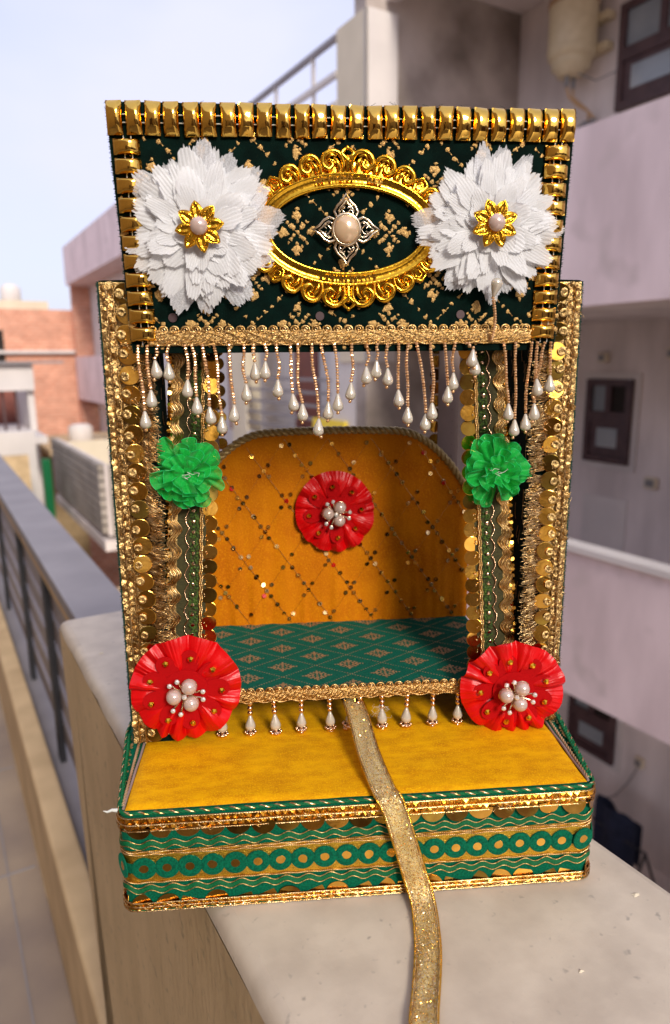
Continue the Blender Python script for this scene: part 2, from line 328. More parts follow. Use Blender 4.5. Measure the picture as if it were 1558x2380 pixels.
sb('balcony_parapet',[(4.25,4.349,-4,6.74,-5.5,-4.35,'pinkwall'),(4.349,VR-.003,-4,6.79,-5.45,-5.3,'greywall')],(4.3,3,-5.5),parent=ap)
sb('roof_slab',[(4.6,VR-.003,-4,6.79,4.22,4.35,'greywall'),(4.6,4.72,2,6.79,3.95,4.219,'greywall')],(5.4,3,3.95),parent=ap)
for u0,z0,hh in ((3.98,1.35,.65),(3.72,-1.98,.5)): sb('weep_slot',[(4.243,4.2495,u0,u0+.09,z0,z0+hh,'darkroom')],(4.25,u0,z0),parent=ap)
sb('blank_panel',[(6.485,6.499,4.86,5.45,-2.1,-1.21,'offwhite')],(6.49,5.1,-2.1),parent=ap)
def window(u0,u1,z0,z1,split,lab,surround=True):
    b=(VR,(u0+u1)/2,z0); f=MB(); t=.07; V0=-.07
    U0=u0-b[1]; U1=u1-b[1]; H=z1-z0; zs=H*split
    for (a,c,d,e) in ((U0,U0+t,0,H),(U1-t,U1,0,H),(U0+t,U1-t,0,t),(U0+t,U1-t,H-t,H),(U0+t,U1-t,zs-.06,zs+.06)): f.box(V0,-.002,a,c,d,e,'purplewood')
    f.box(V0+.002,-.002,-.035+ (U0+U1)/2,.035+(U0+U1)/2,zs+.06,H-t,'purplewood')
    o=f.build('window',ap,(VR-4.35,b[1]-3,z0+7.2)); o['label']=lab
    p=MB(); p.box(-.03,-.01,U0+t,(U0+U1)/2-.035,zs+.06,H-t,'darkroom' if surround else 'glass'); p.box(-.03,-.01,(U0+U1)/2+.035,U1-t,zs+.06,H-t,'glass')
    p.box(-.05,-.02,U0+t+.09,U1-t-.09,t+.1,zs-.12,'glass'); p.box(-.045,-.004,U0+t,U0+t+.09,t,zs-.06,'purplewood'); p.box(-.045,-.004,U1-t-.09,U1-t,t,zs-.06,'purplewood'); p.box(-.0448,-.0042,U0+t+.09,U1-t-.09,t,t+.1,'purplewood'); p.box(-.0448,-.0042,U0+t+.09,U1-t-.09,zs-.12,zs-.06,'purplewood')
    p.build('pane',o)
    if surround:
        s=MB(); q=.07
        for (a,c,d,e) in ((U0-q,U0,-q,H+q),(U1,U1+q,-q,H+q),(U0,U1,-q,0),(U0,U1,H,H+q)): s.box(-.025,-.002,a,c,d,e,'offwhite')
        s.build('window_surround',o)
    return o
window(4.35,5.34,2.78,3.75,.52,'dark framed window beside the water heater',False)
window(4.87,5.46,-.82,.09,.55,'dark framed window with open left vent between balconies')
window(4.75,5.42,-4.35,-3.5,.55,'shaded window under the lower balcony')
sb('slit_vent',[(6.44,6.499,4.55,4.62,3.3,3.75,'rust')],(6.49,4.6,3.3),parent=ap)
for v_,u_ in ((VR-.05,6.72),):
    m_=MB(); m_.tube([(0,0,0),(0,0,6)],.045,'offwhite',10); m_.build('drain_pipe',ap,(v_-4.35,u_-3,1.0))
m_=MB(); m_.tube([(0,0,0),(0,0,3)],.04,'greywall',10); m_.build('drain_pipe',ap,(VR-.05-4.35,4.0-3,-2.2+7.2))
# water heater on the wall
wh=se('water_heater',(6.22,5.75,2.36),'ivory cylindrical water heater with rusty top rim hanging on the upper wall','water heater')
z0=.86
mb=MB(); mb.lathe([(.20,z0+.12),(.235,z0+.14),(.245,z0+.20),(.245,z0+.62)],'heater',28); mb.lathe([(.247,z0+.20),(.252,z0+.215),(.247,z0+.23)],'heater',28); mb.build('tank',wh)
mb=MB(); mb.lathe([(.20,z0+.12),(.20,z0+.05),(.15,z0+.02),(.14,z0-.02),(.0001,z0-.03)][::-1],'heater',28); mb.build('base_cap',wh)
mb=MB(); mb.lathe([(.246,z0+.62),(.256,z0+.625),(.256,z0+.66),(.22,z0+.70),(.0001,z0+.72)],'rust',28); mb.build('top_rim',wh)
mb=MB(); mb.box(.16,.275,-.30,.30,z0+.18,z0+.25,'heater'); mb.box(.16,.275,-.30,.30,z0+.46,z0+.53,'heater'); mb.build('bracket',wh)
mb=MB(); 
for dx,sg in ((-.05,1),(.05,-1)):
    mb.tube([(dx,0,z0-.02),(dx,0,z0-.13)],.022,'dull',8); mb.tube([(dx,-.0,z0-.12),(dx+.02*sg,-.02,z0-.22),(dx+.10,-.06,z0-.30),(.16,-.12,z0-.36),(.22,-.16*(1 if sg>0 else .5),z0-.44)],.014,'brass',8)
mb.build('pipe',wh)
mb=MB(); 
for dy in (-.16,-.05): mb.lathe([(.035,0),(.045,.03),(.03,.06),(.03,.14)],'dull',10,(.20,dy,z0-.58)); mb.tube([(.27,dy,z0-.5),(.13,dy,z0-.5)],.03,'dull',8)
mb.build('valve',wh)
mb=MB(); mb.tube([(0,-.1,z0-.02),(.1,-.25,z0-.12),(.24,-.40,z0-.05),(.27,-.5,z0+.15)],.007,'dull',6); mb.build('cable',wh)
def small(name,v,u,z,dv,du,dz,k,lab,cat):
    b=(v,u,z); e=se(name,b,lab,cat,{'wall_lamp':'lamps on the shaded balcony wall'}.get(name)); m=MB(); m.box(-dv,0,-du/2,du/2,0,dz,k); m.build('box',e,bev=.008); m=MB(); m.box(-dv-.012,-dv-.001,-du/3,du/3,dz*.2,dz*.8,'dull' if k!='dull' else 'offwhite'); m.build('cover',e); return e
small('switch_box',6.499,4.58,-1.03,.05,.14,.12,'cream','small cream switch box on the wall right of the blank panel','switch box')
small('wall_lamp',6.499,5.28,.27,.07,.10,.10,'cream','small cream lamp above the middle dark window','wall lamp')
small('wall_lamp',6.499,4.45,.30,.07,.10,.11,'cream','small cream lamp near right edge between the balconies','wall lamp')
small('socket_box',6.499,4.42,-4.20,.05,.10,.12,'cream','small socket box low on the shaded wall with a hanging wire','socket box')
mb=MB(); mb.tube([(0,0,0),(-.02,.1,-.25),(-.02,.25,-.5),(-.02,.4,-.62)],.008,'dull',6); tag(mb.build('wire',None,W(6.47,4.43,-4.2),(0,0,A30)),'thin grey wire drooping from the low socket box','wire')
# navy cloth on a drying stand
cs=se('drying_rack',(5.95,3.9,-5.3),'dark metal drying rack on the lowest balcony behind the parapet','drying rack')
mb=MB()
for du in (0,1.0): mb.tube([(-.25,du,0),(0,du,.55)],.015,'black'); mb.tube([(.25,du,0),(0,du,.55)],.015,'black')
mb.build('frame',cs); mb=MB(); mb.tube([(0,0,.55),(0,1.0,.55)],.012,'black'); mb.build('bar',cs)
mb=MB(); mb.grid(lambda a,b:(-.03+.04*math.sin(a*9),a*.55-.05,.78-b*.62+.05*math.sin(a*5)-a*-.1),14,8,'blue'); mb.grid(lambda a,b:(.03+.04*math.sin(a*9+1),a*.55-.05,.78-b*.5-a*-.1),14,8,'blue')
tag(mb.build('hanging_cloth',None,W(5.95,4.05,-5.3),(0,0,A30)),'navy blue cloth draped over the rack at lower right','cloth')
# ---- stair/terrace railing beyond
tr=se('terrace_railing',(4.35,9,3.0),'pale metal terrace railing against the sky above the shrine','railing')
for zz in (3.78,3.42,3.12): sb('rail',[(4.32,4.37,7.37,17,zz-.03,zz+.03,'railgrey' if zz>3.7 else 'offwhite')],(4.35,9,zz),parent=tr)
for i in range(9): sb('baluster',[(4.33,4.36,7.9+i*1.0,7.9+i*1.0+.05,2.6,3.749,'offwhite')],(4.35,7.9+i,2.6),parent=tr)
# ---- neighbour house: seen through the opening
nh=se('neighbour_house',(4.35,12,-7.2),'whitish house seen through the stand opening with brown doors','house')
sb('wall',[(4.9,5.2,7.02,17,-7.2,2.6,'offwhite'),(4.36,4.899,7.03,17,2.4,2.6,'offwhite')],(4.9,12,-7.2),parent=nh)
sb('pillar',[(4.352,4.6,10.3,10.9,-7.2,2.39,'cream')],(4.4,10.6,-7.2),parent=nh)
sb('pillar',[(4.352,4.6,7.03,7.6,-7.2,2.39,'offwhite')],(4.4,7.3,-7.2),parent=nh)
for u0 in (8.9,11.6): sb('door',[(4.86,4.899,u0,u0+.7,-.9,1.0,'brown')],(4.88,u0,-.9),parent=nh)
sb('shutter',[(4.87,4.899,7.65,8.5,-.1,.9,'purplewood')],(4.88,8,-.1),parent=nh)
sb('parapet',[(4.352,4.45,7.61,10.29,-1.5,-.75,'offwhite')],(4.4,9,-1.5),parent=nh)
for i in range(5): sb('rail',[(4.36,4.40,7.61,10.29,-.62+i*.17,-.58+i*.17,'slate')],(4.38,9,-.6+i*.17),parent=nh)
sb('yellow_board',[(4.30,4.345,7.2,8.0,-.85,-.40,'ylw')],(4.32,7.6,-.85),'plain yellow board on the white house seen under the pearl fringe','board')
# ---- pink house far left
ph=se('pink_house',(4.35,21,-7.2),'pink house far left with a jutting flat roof parapet','house')
sb('parapet',[(4.35,4.5,17.1,24.92,2.81,3.98,'pinkwall'),(4.5,8,24.7,24.919,2.812,3.978,'pinkwall')],(4.4,21,2.81),parent=ph)
sb('slab',[(4.5,8,17.1,24.7,2.815,3.0,'pinkwall')],(6,21,2.815),parent=ph)
sb('wall',[(5.1,5.4,17.1,25.2,-7.2,2.81,'offwhite')],(5.2,21,-7.2),parent=ph)
sb('balcony_parapet',[(4.452,5.09,24.4,24.9,-.84,.54,'pinkwall'),(4.45,4.55,17.1,24.39,-.84,.54,'pinkwall')],(4.5,21,-.84),parent=ph)
sb('slit_window',[(5.0,5.2,24.38,24.399,-.6,.35,'slate')],(5.1,24.3,-.6),parent=ph)
bw=se('brick_house',(2,27,-7.2),'unplastered orange brick house closing the view at far left','house')
sb('wall',[(-6,5.09,25.25,25.6,-7.2,2.06,'brick')],(0,25.3,-7.2),parent=bw)
sb('column',[(4.52,5.09,24.95,25.24,-7.2,2.94,'brick')],(4.8,25,-7.2),parent=bw)
sb('ledge_band',[(-6,4.5,25.05,25.24,.66,.76,'offwhite')],(0,25,.66),parent=bw)
sb('window',[(1.2,2.36,25.2,25.24,-.4,1.4,'darkroom')],(1.6,25.2,-.4),parent=bw)
rt=se('roof_shed',(2.9,27,2.06),'pale roof structure with white tank on top of the far brick house','shed')
sb('shed',[(2.3,4.0,26.5,28,2.06,2.42,'cream')],(2.9,27,2.06),parent=rt)
mb=MB(); mb.lathe([(.30,0),(.33,.05),(.33,.42),(.2,.55),(.0001,.57)],'offwhite',16); mb.build('tank',rt,(0,0,.37))
# ---- lower neighbours at left
lh=se('low_house',(1.2,16,-7.2),'low whitewashed house with an open shaded porch at far left','house')
sb('wall',[(1.98,2.12,17.2,20,-7.2,-.05,'offwhite')],(2.05,18,-7.2),parent=lh)
sb('porch_beam',[(-3,2.12,17.0,17.19,-.25,.33,'offwhite')],(0,17,-.42),parent=lh)
sb('roof',[(-3,2.75,16.8,17.6,.331,.38,'slate')],(0,18,.331),parent=lh)
sb('back_wall',[(-3,1.97,19.6,19.9,-7.2,.32,'brown')],(0,19.7,-7.2),parent=lh)
for v in (1.45,1.72,1.1): sb('post',[(v,v+.05,17.3,17.36,-1.149,-.26,'purplewood')],(v,17.3,-1.149),parent=lh)
sb('floor_slab',[(-3,2.1,15.6,19.5,-1.3,-1.15,'offwhite')],(0,17,-1.75),parent=lh)
sb('terrace_wall',[(2.31,4.5,20.5,20.8,-7.2,-1.62,'tan')],(3,20.6,-7.2),'sunlit orange tan terrace wall below the brick house','wall')
sb('garden_wall',[(-2,1.62,13.6,13.9,-7.2,-.86,'offwhite')],(0,13.7,-7.2),'pale garden wall in front of the low house','wall')
sb('yard_wall',[(-2,1.35,12.4,12.6,-7.2,-1.15,'tan')],(0,12.5,-7.2),'cream yard wall left of the green pole','wall')
sb('green_pole',[(1.66,1.80,13.3,13.5,-7.2,-1.35,'cord')],(1.72,13.4,-7.2),'green painted pole at the end of the yard wall','pole')
sw=se('slatted_balcony',(2.6,12,-7.2),'grey beige balcony box with slatted side, lower left','balcony')
sb('side_slats',[(2.0,2.08,10.2,14.5,-2.1+i*.13,-2.1+i*.13+.1,'dimwall') for i in range(8)],(2.04,12,-2.1),parent=sw)
sb('core',[(2.085,2.14,10.2,14.5,-2.15,-1.1,'greywall')],(2.1,12,-2.15),parent=sw)
sb('front',[(2.145,3.0,10.15,10.35,-2.15,-1.12,'dimwall')],(2.5,10.2,-2.15),parent=sw)
sb('back_rail',[(2.15,4.3,14.6,14.7,-1.75,-1.2,'cream')],(3,14.6,-1.75),parent=sw)
sb('floor',[(2.0,3.6,10.1,14.5,-2.35,-2.2,'greywall')],(2.6,12,-2.35),parent=sw)
sb('pink_balcony',[(2.55,3.9,8.2,8.4,-2.0,-1.05,'pinkwall'),(2.45,2.549,8.2,11.5,-2.0,-1.05,'pinkwall')],(3,8.4,-2.0),'pink balcony parapet just left of the stand','balcony')
sb('brown_roof',[(1.2,4.2,6.8,9.6,-2.9,-2.75,'tan'),(1.2,1.3,6.8,9.6,-2.75,-2.6,'pinkwall'),(1.3,4.2,6.8,6.9,-2.75,-2.62,'pinkwall')],(2.6,8,-2.9),'brown flat roof with pink rim below the stone coping','roof')
sb('pink_house_wall',[(1.35,1.9,6.9,7.1,-7.2,-2.91,'pinkwall'),(1.9,2.4,6.9,7.05,-7.2,-2.91,'darkroom'),(2.4,4,6.9,7.1,-7.2,-2.91,'pinkwall')],(2,7,-7.2),'salmon house front with a dark doorway beyond the coping','house')
sb('rear_block',[(-2,1.1,9.6,9.9,-7.2,-2.0,'tan')],(0,9.7,-7.2),'low tan wall behind the stone coping','wall')
hf=se('added_house_front',(-1.6,-2,-1.14),'unseen terrace side house front with a dark doorway, added to darken reflections in the gold','house')  # out of view, added so the gold trim mirrors something dark
sb('wall',[(-1.8,-1.6,-6,-3.2,-1.14,2.6,'tan'),(-1.8,-1.6,-2.2,6,-1.14,2.6,'tan'),(-1.8,-1.6,-3.2,-2.2,1.0,2.6,'tan')],(-1.7,-2,-1.14),parent=hf)
sb('door',[(-1.78,-1.72,-3.2,-2.2,-1.14,.999,'purplewood')],(-1.75,-2.7,-1.14),parent=hf)
bh_=se('added_rear_wall',(1.2,-3.6,-1.14),'unseen stained grey end wall with a shuttered opening, added behind the viewpoint to reflect dark in the gold','wall')  # unseen low wall added as a dark horizon band for gold reflections; sun clears it
sb('wall',[(-1.59,6,-3.8,-3.6,-1.14,.95,'cement')],(1.2,-3.7,-1.14),parent=bh_); sb('shutter',[(.2,1.3,-3.598,-3.56,-1.1,.7,'purplewood'),(2.2,3.3,-3.598,-3.56,-1.1,.7,'darkroom')],(1,-3.6,-1.1),parent=bh_)
sb('brick_low_wall',[(2.9,4.4,16.2,16.4,-7.2,-1.75,'brick')],(3.6,16.3,-7.2),'low red brick wall between the slatted balcony and the tan terrace','wall')
rc=se('roof_cistern',(3.3,18.6,-1.62),'small grey roof cistern standing on the tan terrace','cistern')
mb=MB(); mb.lathe([(.28,0),(.30,.05),(.30,.36),(.2,.44),(.0001,.46)],'offwhite',16); mb.build('tank',rc); mb=MB(); mb.tube([(.3,0,.1),(.6,0,.1),(.6,0,-.4)],.03,'dull'); mb.build('pipe',rc)
sb('terrace_slab',[(2.31,4.5,17.0,20.49,-1.75,-1.621,'tan')],(3.3,18,-1.75),'sunlit tan roof slab under the small cistern','roof')
#SHRINE
SHL=(.0144,.358,0); SHR=rad(4.8)
# ================================================================ DECORATED STAND
st=empty('swing_stand',SHL,SHR,'ornate green velvet and gold trimmed toy swing stand with yellow base','swing stand')
# --- base
def base_outline(inset=0,yb=.235):
    P=[]; r=.008-inset*.5; hw=.139-inset
    P.append((-.151+inset,yb)); P.append((-.151+inset,.09))
    n=8
    for i in range(n+1):
        a=rad(180+90*i/n); P.append((-hw+r+r*math.cos(a),inset+r+r*math.sin(a)))
    for i in range(n+1):
        a=rad(270+90*i/n); P.append((hw-r+r*math.cos(a)+.001,inset+r+r*math.sin(a)))
    P.append((.151-inset,.09)); P.append((.151-inset,yb))
    return P
pl=base_outline()
mb=MB(); n=len(pl)
mb.add([(x,y,.0006) for x,y in pl]+[(x,y,.0632) for x,y in pl],[(i,(i+1)%n,n+(i+1)%n,n+i) for i in range(n)],'green',True)
mb.add([(x,y,.0632) for x,y in pl],[tuple(range(n))],'green'); mb.add([(x,y,.0006) for x,y in pl],[tuple(range(n))[::-1]],'green')
base=mb.build('base',st)
# path with arclength for the trims
PA=[];D=0
raw=[Vector((x,y)) for x,y in pl]
den=[]
for i in range(n-1):
    a,b=raw[i],raw[i+1]; k=max(1,int((b-a).length/.0008))
    for q in range(k): den.append(a.lerp(b,q/k))
den.append(raw[-1])
ARC=[0]
for i in range(1,len(den)): ARC.append(ARC[-1]+(den[i]-den[i-1]).length)
TOT=ARC[-1]
import bisect
def bp(s,z,off=0):
    s=max(0,min(TOT-1e-6,s)); i=min(len(den)-2,bisect.bisect_right(ARC,s)-1); t=(s-ARC[i])/max(1e-9,ARC[i+1]-ARC[i]); p=den[i].lerp(den[i+1],t)
    a=den[max(0,i-3)]; b=den[min(len(den)-1,i+4)]; d=(b-a).normalized(); nx,ny=d.y,-d.x
    return Vector((p.x+nx*off,p.y+ny*off,z)),Vector((nx,ny,0))
S0,S1=.06,TOT-.06      # decorate sides only as far as can be seen
def bpath(z,off,step=.0012,amp=0,per=.013,ph=0,s0=S0,s1=S1):
    k=int((s1-s0)/step); return [bp(s0+(s1-s0)*i/k, z+amp*math.sin(2*PI*(s0+(s1-s0)*i/k)/per+ph),off)[0] for i in range(k+1)]
def bband(mb,z0,z1,off,k,bulge=.0005,nz=4):
    kk=int((S1-S0)/.002)
    mb.grid(lambda a,b:tuple(bp(lerp(S0,S1,a),lerp(z0,z1,b),off+bulge*math.sin(PI*b))[0]),kk,nz,k,True)
def facet_row(mb,z0,z1,off,pitch,k):
    s=S0
    while s<S1-pitch:
        e=pitch*.9; z_a=z0; z_b=z1; h=.0011*R_(.6,1.4)
        q=[bp(s,z_a,off)[0],bp(s+e,z_a,off)[0],bp(s+e,z_b,off)[0],bp(s,z_b,off)[0]]; c=bp(s+e*R_(.3,.7),lerp(z_a,z_b,R_(.3,.7)),off+h)[0]
        mb.add([*q,c],[(0,1,4),(1,2,4),(2,3,4),(3,0,4)],k); s+=pitch
mb=MB(); bband(mb,.0535,.0612,.0006,'foil'); facet_row(mb,.0575,.0608,.0010,.0042,'foil'); facet_row(mb,.0538,.0572,.0010,.0042,'foil')
mb.rope(bpath(.0532,.0016),.0003,.0003,'hair',2,.003,4); mb.rope(bpath(.0573,.0020),.0003,.0003,'hair',2,.003,4); mb.rope(bpath(.0613,.0016),.0003,.0003,'hair',2,.003,4)
for i in range(150):
    s=R_(S0,S1); z=R_(.054,.060); mb.tube([bp(s,z,.0022)[0],bp(s+.0025,z-.002,.0026)[0],bp(s+.004,z+R_(-.002,.002),.0020)[0]],.00016,'hair',4)
mb.build('gold_braid',st)
mb=MB(); mb.rope(bpath(.0638,.0004),.0005,.00062,'cord',3,.0085,6,ks=['cord','cord','hair']); mb.build('green_cord',st)
mb=MB(); mb.rope(bpath(.0012,.0006),.0005,.0006,'cord',3,.0075,6,ks=['cord','cord','hair']); mb.build('green_cord',st)
def hdisc(mb,c,nv,r,k,sg):
    nv=nv.normalized(); sx=nv.cross(Z).normalized(); up=sx.cross(nv).normalized()*sg; n=14
    f=[c+nv*.00015]+[c+nv*.00015+sx*math.cos(PI*i/n)*r+up*math.sin(PI*i/n)*r for i in range(n+1)]; b=[p-nv*.0003 for p in f]
    mb.add(f+b,[(0,i+1,i+2) for i in range(n)]+[(i+1,n+2+i+1,n+2+i+2,i+2) for i in range(n)]+[(n+2,n+2+i+2,n+2+i+1) for i in range(n)],k)
X,Y,Z=Vector((1,0,0)),Vector((0,1,0)),Vector((0,0,1))
def half_discs(z,pitch,r,name,sg):
    mb=MB(); s=S0
    while s<S1:
        c,nv=bp(s,z,.0007+R_(0,.0002)); nv=(nv+Vector((R_(-.18,.18),R_(-.05,.05),R_(-.10,.42)))).normalized(); hdisc(mb,c,nv,r,'disc' if R_(0,1)<.8 else 'discb',sg); s+=pitch
    mb.build(name,st)
half_discs(.0548,.0141,.0074,'sequin_trim',-1); half_discs(.0042,.0141,.0069,'sequin_trim',1)
mb=MB(); bband(mb,.0012,.0064,.0011,'foil'); facet_row(mb,.0016,.0038,.0014,.0046,'foil'); facet_row(mb,.0040,.0062,.0014,.0046,'foil')
for z in (.0012,.0039,.0064): mb.rope(bpath(z,.0019),.0003,.0003,'hair',2,.003,4)
for i in range(150):
    s=R_(S0,S1); z=R_(.0015,.006); mb.tube([bp(s,z,.0022)[0],bp(s+.0025,z-.001,.0026)[0],bp(s+.005,z+R_(-.001,.001),.0020)[0]],.00016,'hair',4)
mb.build('gold_braid',st)
for zc,ph in ((.0440,0),(.0152,1.0)):
    mb=MB()
    for dz in (-.0009,.0,.0009): mb.tube(bpath(zc+dz,.0012,amp=.0012,ph=ph),.00050,'cord',6)
    mb.tube(bpath(zc+.0019,.0012,amp=.0012,ph=ph),.00028,'thread',5); mb.tube(bpath(zc-.0019,.0012,amp=.0012,ph=ph),.00028,'thread',5)
    mb.build('wavy_cord',st)
mb=MB(); bband(mb,.0185,.0400,.0006,'mesh',.0001,8); mb.build('woven_strip',st)
mb=MB(); s=S0+.004
prof=[(.0025,0),(.0026,.0006),(.0050,.0008),(.0068,.0006),(.0071,0)]
gd=MB()
while s<S1:
    c,nv=bp(s,.0287,.0009); q=nv.to_track_quat('Z','Y').to_matrix(); mb.lathe(prof,'green',24,c,q,smooth=False); gd.disc(c+nv*.0004,nv+Vector((R_(-.05,.05),0,R_(-.05,.05))),.0033,'disc',.0001,16); s+=.01295
bband(mb,.0255,.0319,.0007,'green',.0)
mb.build('ring_chain',st); gd.build('sequin_dots',st)
mb=MB()
for z,ph in ((.0378,0),(.0395,2),(.0196,1)): mb.rope(bpath(z,.0011,step=.0005,amp=.0003,per=.013,ph=ph),.0003,.00028,'hair',2,.0024,4)
mb.build('gold_thread',st)
# yellow top board
mb=MB()
def ytop(a,b):
    y=lerp(.0030,.232,b); hw=lerp(.1352,.1372,b); x=lerp(-hw,hw,a)
    ex=min(a,1-a)*2*hw; ey=min(b,1-b)*.23; e=min(ex,ey)
    z=.0655-.0016*math.exp(-e/.0014)+.0005*noise.noise(Vector((x*40,y*60,1)))
    return (x,y,z)
mb.grid(ytop,120,90,'yellow'); mb.build('velvet_top',st)
for sg in (-1,1):
    mb=MB()
    mb.tube([(sg*lerp(.1362,.1378,t),lerp(.004,.2,t),.0645+.0003*math.sin(t*40)) for t in [i/40 for i in range(41)]],.0009,'taupe',5)
    mb.rope([(sg*lerp(.1378,.1485,t*1.0),lerp(.006,.085,t),.0650) for t in [i/60 for i in range(61)]],.0007,.0008,'cord',2,.006,6)
    mb.rope([(sg*lerp(.1368,.1405,t),lerp(.006,.085,t),.0652) for t in [i/60 for i in range(61)]],.0005,.0006,'rust',2,.006,6)
    mb.build('edge_binding',st)
for i in range(60):
    if i in (0,30): mb=MB(); sg=(-1 if i==0 else 1)
    t=R_(.1,1); x=sg*(lerp(.1385,.147,t)-R_(-.0004,.001)*1); y=lerp(.006,.085,t); mb.disc((x,y,.0645),(R_(-.3,.3),R_(-.3,.3),1),.0012,'brocade',.0001,7)
    if i in (29,59): mb.build('brocade_edge',st)
# --- side columns
def fuzz_line(mb,p0,p1,out,n,l=.0011,k='fuzz'):
    p0=Vector(p0);p1=Vector(p1);out=Vector(out)
    for i in range(n):
        p=p0.lerp(p1,R_(0,1))+Vector((0,R_(-.0006,.0006),0)); d=(out+Vector((R_(-.5,.5),R_(-.5,.5),R_(-.5,.5)))).normalized()*l*R_(.4,1.3)
        w=Vector((0,0,.00018)); mb.add([p-w,p+w,p+d],[(0,1,2)],k)
def blob(mb,c,ax,ay,nrm,r,k,h=.0005,n=7,irr=.45):
    a0=R_(0,6); vs=[c+nrm*h]
    for i in range(n):
        a=a0+2*PI*i/n; q=r*R_(1-irr,1+irr*.7); vs.append(c+ax*math.cos(a)*q+ay*math.sin(a)*q)
    mb.add(vs,[(0,1+i,1+(i+1)%n) for i in range(n)],k,True)
def bar(mb,a,b,w,nrm,k,h=.0004):
    a=Vector(a);b=Vector(b);d=(b-a); s_=d.cross(nrm).normalized()*w; mb.add([a-s_,a+s_,b+s_,b-s_,(a+b)/2+nrm*h],[(0,1,4),(1,2,4),(2,3,4),(3,0,4)],k)
X,Y,Z=Vector((1,0,0)),Vector((0,1,0)),Vector((0,0,1))
for sg in (-1,1):
    mb=MB(); xo,xi=sg*.1430,sg*.1172; a,b=min(xo,xi),max(xo,xi)
    pr=[(a,.0655),(b,.0655),(b,.3575),(a,.3575)]
    mb.prism(pr,'y',.073,.128,'dkgreen')
    col=mb.build('column',st,bev=.0012)
    # brocade veins on the inner face
    mb=MB()
    for i in range(70):
        y=R_(.076,.126); z=R_(.07,.35); c=Vector((sg*.1170,y,z)); 
        P=[c]
        for q in range(3): P.append(P[-1]+Vector((0,R_(-.002,.002),R_(.0015,.004))))
        mb.tube(P,.00022,'brocade_dull',4)
    mb.build('brocade_pattern',st)
    mb=MB(); mb.box(*( (sg*.1440,sg*.1428) if sg<0 else (sg*.1428,sg*.1440)),.0722,.0745,.066,.357,'fuzz'); fuzz_line(mb,(sg*.1440,.073,.066),(sg*.1440,.073,.357),(sg,-.3,0),900)
    mb.build('velvet_piping',st)
    # lace: backing strip + overlapping scales
    mb=MB(); x0,x1=sorted((sg*.1427,sg*.1275)); mb.box(x0,x1,.0712,.0729,.067,.3565,'lace')
    z=.069; i=0
    while z<.356:
        for (xx,rr) in ((.1404,.0023),(.1368,.0023)):
            q=z+(0.0019 if xx<.139 else 0)
            c=Vector((sg*(xx+R_(-.0004,.0004)),.0708,q)); n6=6; r=rr*R_(.85,1.15); tl=R_(-.0016,.0016)
            vs=[c+Vector((math.cos(2*PI*j/n6+.5)*r,-.0003+tl*math.cos(2*PI*j/n6),math.sin(2*PI*j/n6+.5)*r)) for j in range(n6)]+[c-Y*.0009]
            mb.add(vs,[(j,(j+1)%n6,n6) for j in range(n6)],'lace' if R_(0,1)<.6 else 'thread')
            mb.add([c+Vector((.0014,-.0008,.0018)),c+Vector((.0024,-.0008,.0018)),c+Vector((.0019,-.0008,.0027))],[(0,1,2)],'darkroom')
        z+=.0040
    mb.rope([(sg*.1386,.0698,.067+.0025*i) for i in range(116)],.0006,.0005,'hair',2,.004,4)
    mb.rope([(sg*.1345,.0700,.067+.0025*i) for i in range(116)],.0006,.0005,'thread',2,.004,4)
    for q in range(520):
        c=Vector((sg*R_(.130,.1425),.0700,R_(.068,.356))); mb.tube([c,c+Vector((R_(-.002,.002),-R_(.0002,.0012),R_(-.002,.002))),c+Vector((R_(-.003,.003),0,R_(-.003,.003)))],.00016,'hair',3)
    mb.build('lace_trim',st)
    # sequins
    mb=MB(); z=.350
    while z>.075:
        c=Vector((sg*(.1280+R_(-.0006,.0006)),.0672+R_(-.0004,.0004),z)); nv=Vector((R_(-.22,.22)+(-.12 if sg>0 else .1),-1,R_(-.2,.25)))
        mb.disc(c,nv,.0057,random.choice(['disc','disc','discb']) if sg<0 else random.choice(['disc','disc','disc','discb']),.0001,24)
        q=c+Vector((sg*.0026,-.0009,R_(-.001,.001))); mb.lathe([(.0009,.0),(.0009,.0004),(.0017,.0007),(.0027,.0003),(.0027,0)],'lace',12,q,(-Y+Vector((R_(-.2,.2),0,R_(-.2,.2)))).to_track_quat('Z','Y').to_matrix(),smooth=False)
        z-=.01145
    mb.build('sequin_trim',st)
    # tinsel fringe pointing inwards
    mb=MB()
    for q in range(2300):
        z=R_(.075,.345) ; 
        if noise.noise(Vector((z*160,sg*3,0)))<-.34: continue
        c=Vector((sg*R_(.1225,.1270),R_(.0690,.0714),z)); l=R_(.0055,.0110)*(1.0 if z<.31 else .8); bend=R_(-.0035,.0035)-(.003 if sg<0 and .22<z<.31 else 0)
        cl=noise.noise(Vector((z*90,5,sg)))*.003
        e=Vector((-sg*l,-R_(.0,.0032),bend+cl)); P=[c,c+e*.5+Vector((0,-.0006,R_(-.0008,.0008))),c+e]
        mb.tube(P,.00019,'hair',3)
    for q in range(110):
        z=R_(.24,.35); c=Vector((sg*R_(.116,.131),.0675,z)); P=[c]
        for k in range(5): P.append(P[-1]+Vector((R_(-.003,.003),R_(-.0008,.0006),R_(-.003,.003))))
        mb.tube(P,.00013,'hair',3)
    mb.build('tinsel_fringe',st)
    mb=MB()
    mb.add([(sg*.1425,.073,.3577),(sg*.1425,.128,.3577),(sg*.118,.128,.3582),(sg*.118,.073,.3582)],[(0,1,2,3)],'lace'); mb.build('column_cap',st)
# roof slab that the swing hangs from
mb=MB(); mb.box(-.1160,.1150,.0745,.215,.350,.356,'dkgreen'); mb.build('roof_board',st)
mb=MB(); mb.box(-.116,.115,.205,.213,.325,.3498,'dkgreen'); mb.build('roof_rim',st)
